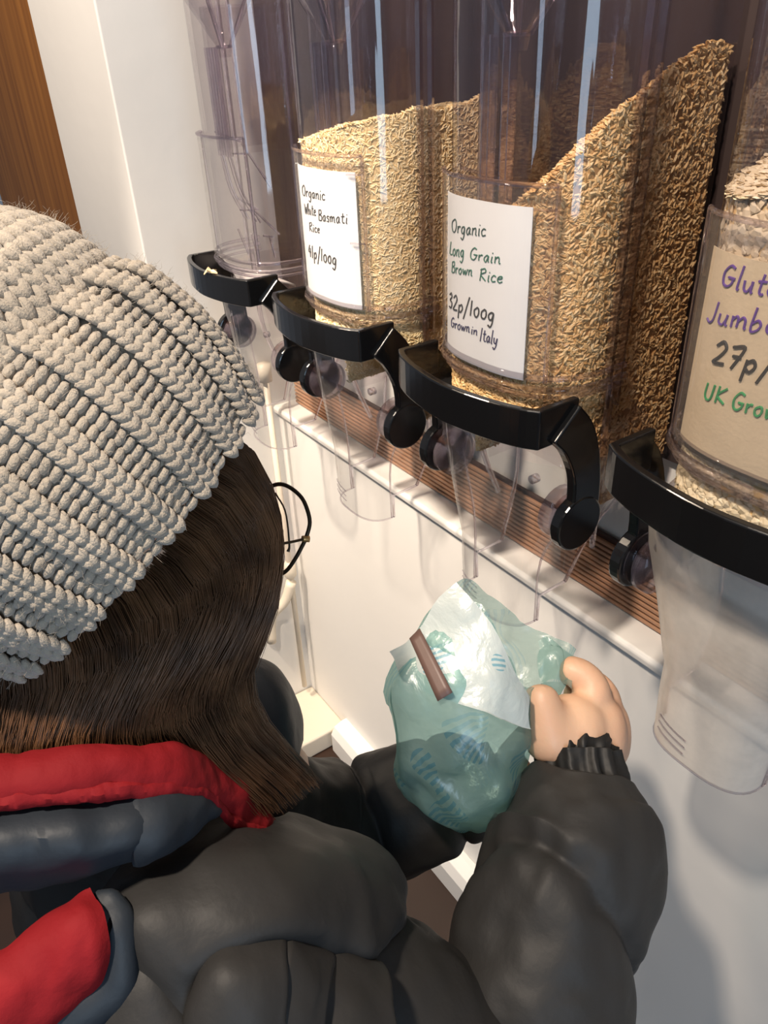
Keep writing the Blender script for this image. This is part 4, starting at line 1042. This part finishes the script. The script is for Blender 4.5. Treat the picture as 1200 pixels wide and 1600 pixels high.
# ------------------------------------------------------------------ the bag
bagp = at(715, 1290, .70)
def ringpts(l, n=56):
    C = catmull([tuple(at(*p)) for p in l] + [tuple(at(*l[0]))], n + 1); return C[:-1]
rings = [
 # start at left, go round the near wall to the right, and back along the far wall
 [(700, 935, .700), (725, 925, .672), (765, 985, .655), (800, 1045, .656), (826, 1085, .668), (866, 1062, .700), (896, 1028, .728), (880, 1008, .745), (830, 985, .760), (770, 930, .745), (730, 905, .725)],
 [(640, 1000, .700), (668, 1010, .660), (730, 1055, .640), (785, 1095, .642), (826, 1120, .660), (852, 1100, .695), (872, 1070, .725), (858, 1045, .750), (800, 1020, .770), (730, 975, .765), (670, 970, .740)],
 [(607, 1060, .700), (622, 1090, .655), (690, 1120, .632), (768, 1145, .634), (826, 1155, .656), (846, 1140, .692), (850, 1120, .722), (830, 1095, .752), (760, 1075, .775), (680, 1050, .770), (625, 1040, .740)],
 [(611, 1140, .700), (630, 1160, .655), (700, 1190, .634), (770, 1200, .636), (815, 1195, .656), (832, 1185, .690), (830, 1165, .722), (805, 1150, .750), (740, 1140, .770), (670, 1125, .765), (626, 1125, .735)],
 [(620, 1205, .700), (648, 1235, .662), (710, 1258, .646), (770, 1260, .650), (800, 1245, .666), (812, 1230, .692), (806, 1215, .716), (780, 1205, .738), (730, 1200, .752), (676, 1195, .748), (636, 1195, .724)],
 [(640, 1250, .700), (668, 1275, .676), (715, 1292, .666), (765, 1292, .668), (790, 1280, .680), (796, 1265, .696), (788, 1258, .710), (765, 1250, .722), (725, 1245, .728), (685, 1243, .726), (652, 1242, .716)],
 [(690, 1285, .700), (700, 1293, .692), (722, 1300, .688), (750, 1301, .690), (766, 1296, .694), (770, 1290, .700), (764, 1286, .705), (752, 1282, .708), (730, 1280, .710), (710, 1280, .709), (696, 1282, .706)]]
RB = np.array([ringpts(r) for r in rings]); NR = 34
GB = np.array([catmull(RB[:, j], NR) for j in range(56)]).transpose(1, 0, 2)
V = [Vector(GB[i, j]) for i in range(NR) for j in range(56)]
def crumple(V, a, s, seed):
    out = []
    for v in V:
        q = v * s + Vector((seed, 0, 0)); n1 = abs(noise.noise(q)); n2 = abs(noise.noise(q * 2.3 + Vector((9, 9, 9))))
        out.append(v + Vector((noise.noise(q + Vector((5, 0, 0))), noise.noise(q + Vector((0, 8, 0))), noise.noise(q + Vector((0, 0, 3))))) * a + Vector((.7, -.7, .1)) * (a * (n1 + .5 * n2 - .35)))
    return out
V = crumple(V, .0105, 26, 2)
Fc = [(i*56+j, i*56+(j+1) % 56, (i+1)*56+(j+1) % 56, (i+1)*56+j) for i in range(NR-1) for j in range(56)] + [tuple(range((NR-1)*56, NR*56))]
bag = mesh_obj('carrier_bag', [v - bagp for v in V], Fc, M['bag'], None, True, bagp)
uv = bag.data.uv_layers.new(name='UVMap')
for p in bag.data.polygons:
    for li in p.loop_indices:
        vi = bag.data.loops[li].vertex_index; uv.data[li].uv = ((vi % 56) / 56 * 2.2, (vi // 56) / NR)
tag(bag, 'translucent teal compostable bag held open under the brown rice dispenser', 'bag')
# turned-out white rim on the near side
nu, nv = 44, 12
rowA = catmull([tuple(at(*p)) for p in [(606, 1018, .694), (660, 985, .676), (714, 912, .668), (765, 975, .650), (800, 1040, .649), (830, 1082, .660)]], nu)
rows_ = [[(714, 912, .668), (745, 945, .656), (775, 988, .648), (800, 1040, .645), (826, 1085, .658)],
         [(672, 955, .668), (708, 990, .652), (744, 1030, .640), (784, 1068, .636), (826, 1110, .652)],
         [(640, 1000, .676), (668, 1042, .650), (716, 1078, .636), (768, 1108, .630), (828, 1138, .650)],
         [(606, 1018, .692), (640, 1070, .662), (702, 1095, .636), (762, 1112, .628), (830, 1143, .650)]]
R_ = [catmull([tuple(at(*p)) for p in r], nu) for r in rows_]
GG = np.array([catmull([R_[k][i] for k in range(4)], nv) for i in range(nu)])
V = crumple([Vector(GG[i, j]) for j in range(nv) for i in range(nu)], .004, 26, 7)
Fc = [(j*nu+i, j*nu+i+1, (j+1)*nu+i+1, (j+1)*nu+i) for j in range(nv-1) for i in range(nu-1)]
fo = mesh_obj('turned_rim', V, Fc, M['bagflap'], None, True)
uv = fo.data.uv_layers.new(name='UVMap')
for p in fo.data.polygons:
    for li in p.loop_indices:
        vi = fo.data.loops[li].vertex_index; uv.data[li].uv = ((vi % nu) / nu * .8 + .3, (vi // nu) / nv * .5 + .1)
to_local(fo, bag); fo['label'] = 'white turned-out rim'
tp = [at(640, 998, .664), at(656, 982, .664), at(707, 1082, .630), at(684, 1096, .632)]
eye = Vector((0, 0, H)); V = []
for a in range(9):
    t = a / 8
    l = tp[0].lerp(tp[3], t); r_ = tp[1].lerp(tp[2], t)
    for b in range(4): V.append(l.lerp(r_, b / 3) + (eye - l).normalized() * (.004 + .002 * sin(3 * t)))
Fc = [(a*4+b, a*4+b+1, (a+1)*4+b+1, (a+1)*4+b) for a in range(8) for b in range(3)]
t_o = mesh_obj('tape_strip', V, Fc, M['tape'], None, True); t_o.modifiers.new('s', 'SOLIDIFY').thickness = .0008
to_local(t_o, bag); t_o['label'] = 'brown tape strip'
# plastic bunched up between thumb and fingers
rows_ = [[(842, 1000, .742), (868, 996, .735), (884, 1012, .728), (912, 1034, .722)],
         [(838, 1030, .730), (862, 1022, .716), (880, 1038, .712), (900, 1052, .712)],
         [(850, 1072, .712), (866, 1062, .704), (884, 1066, .700), (894, 1078, .702)]]
R_ = [catmull([tuple(at(*p)) for p in r], 26) for r in rows_]
GG = np.array([catmull([R_[k][i] for k in range(3)], 14) for i in range(26)])
V = crumple([Vector(GG[i, j]) for j in range(14) for i in range(26)], .007, 60, 4)
Fc = [(j*26+i, j*26+i+1, (j+1)*26+i+1, (j+1)*26+i) for j in range(13) for i in range(25)]
to_local(mesh_obj('bunched_rim', V, Fc, M['bag'], None, True), bag)
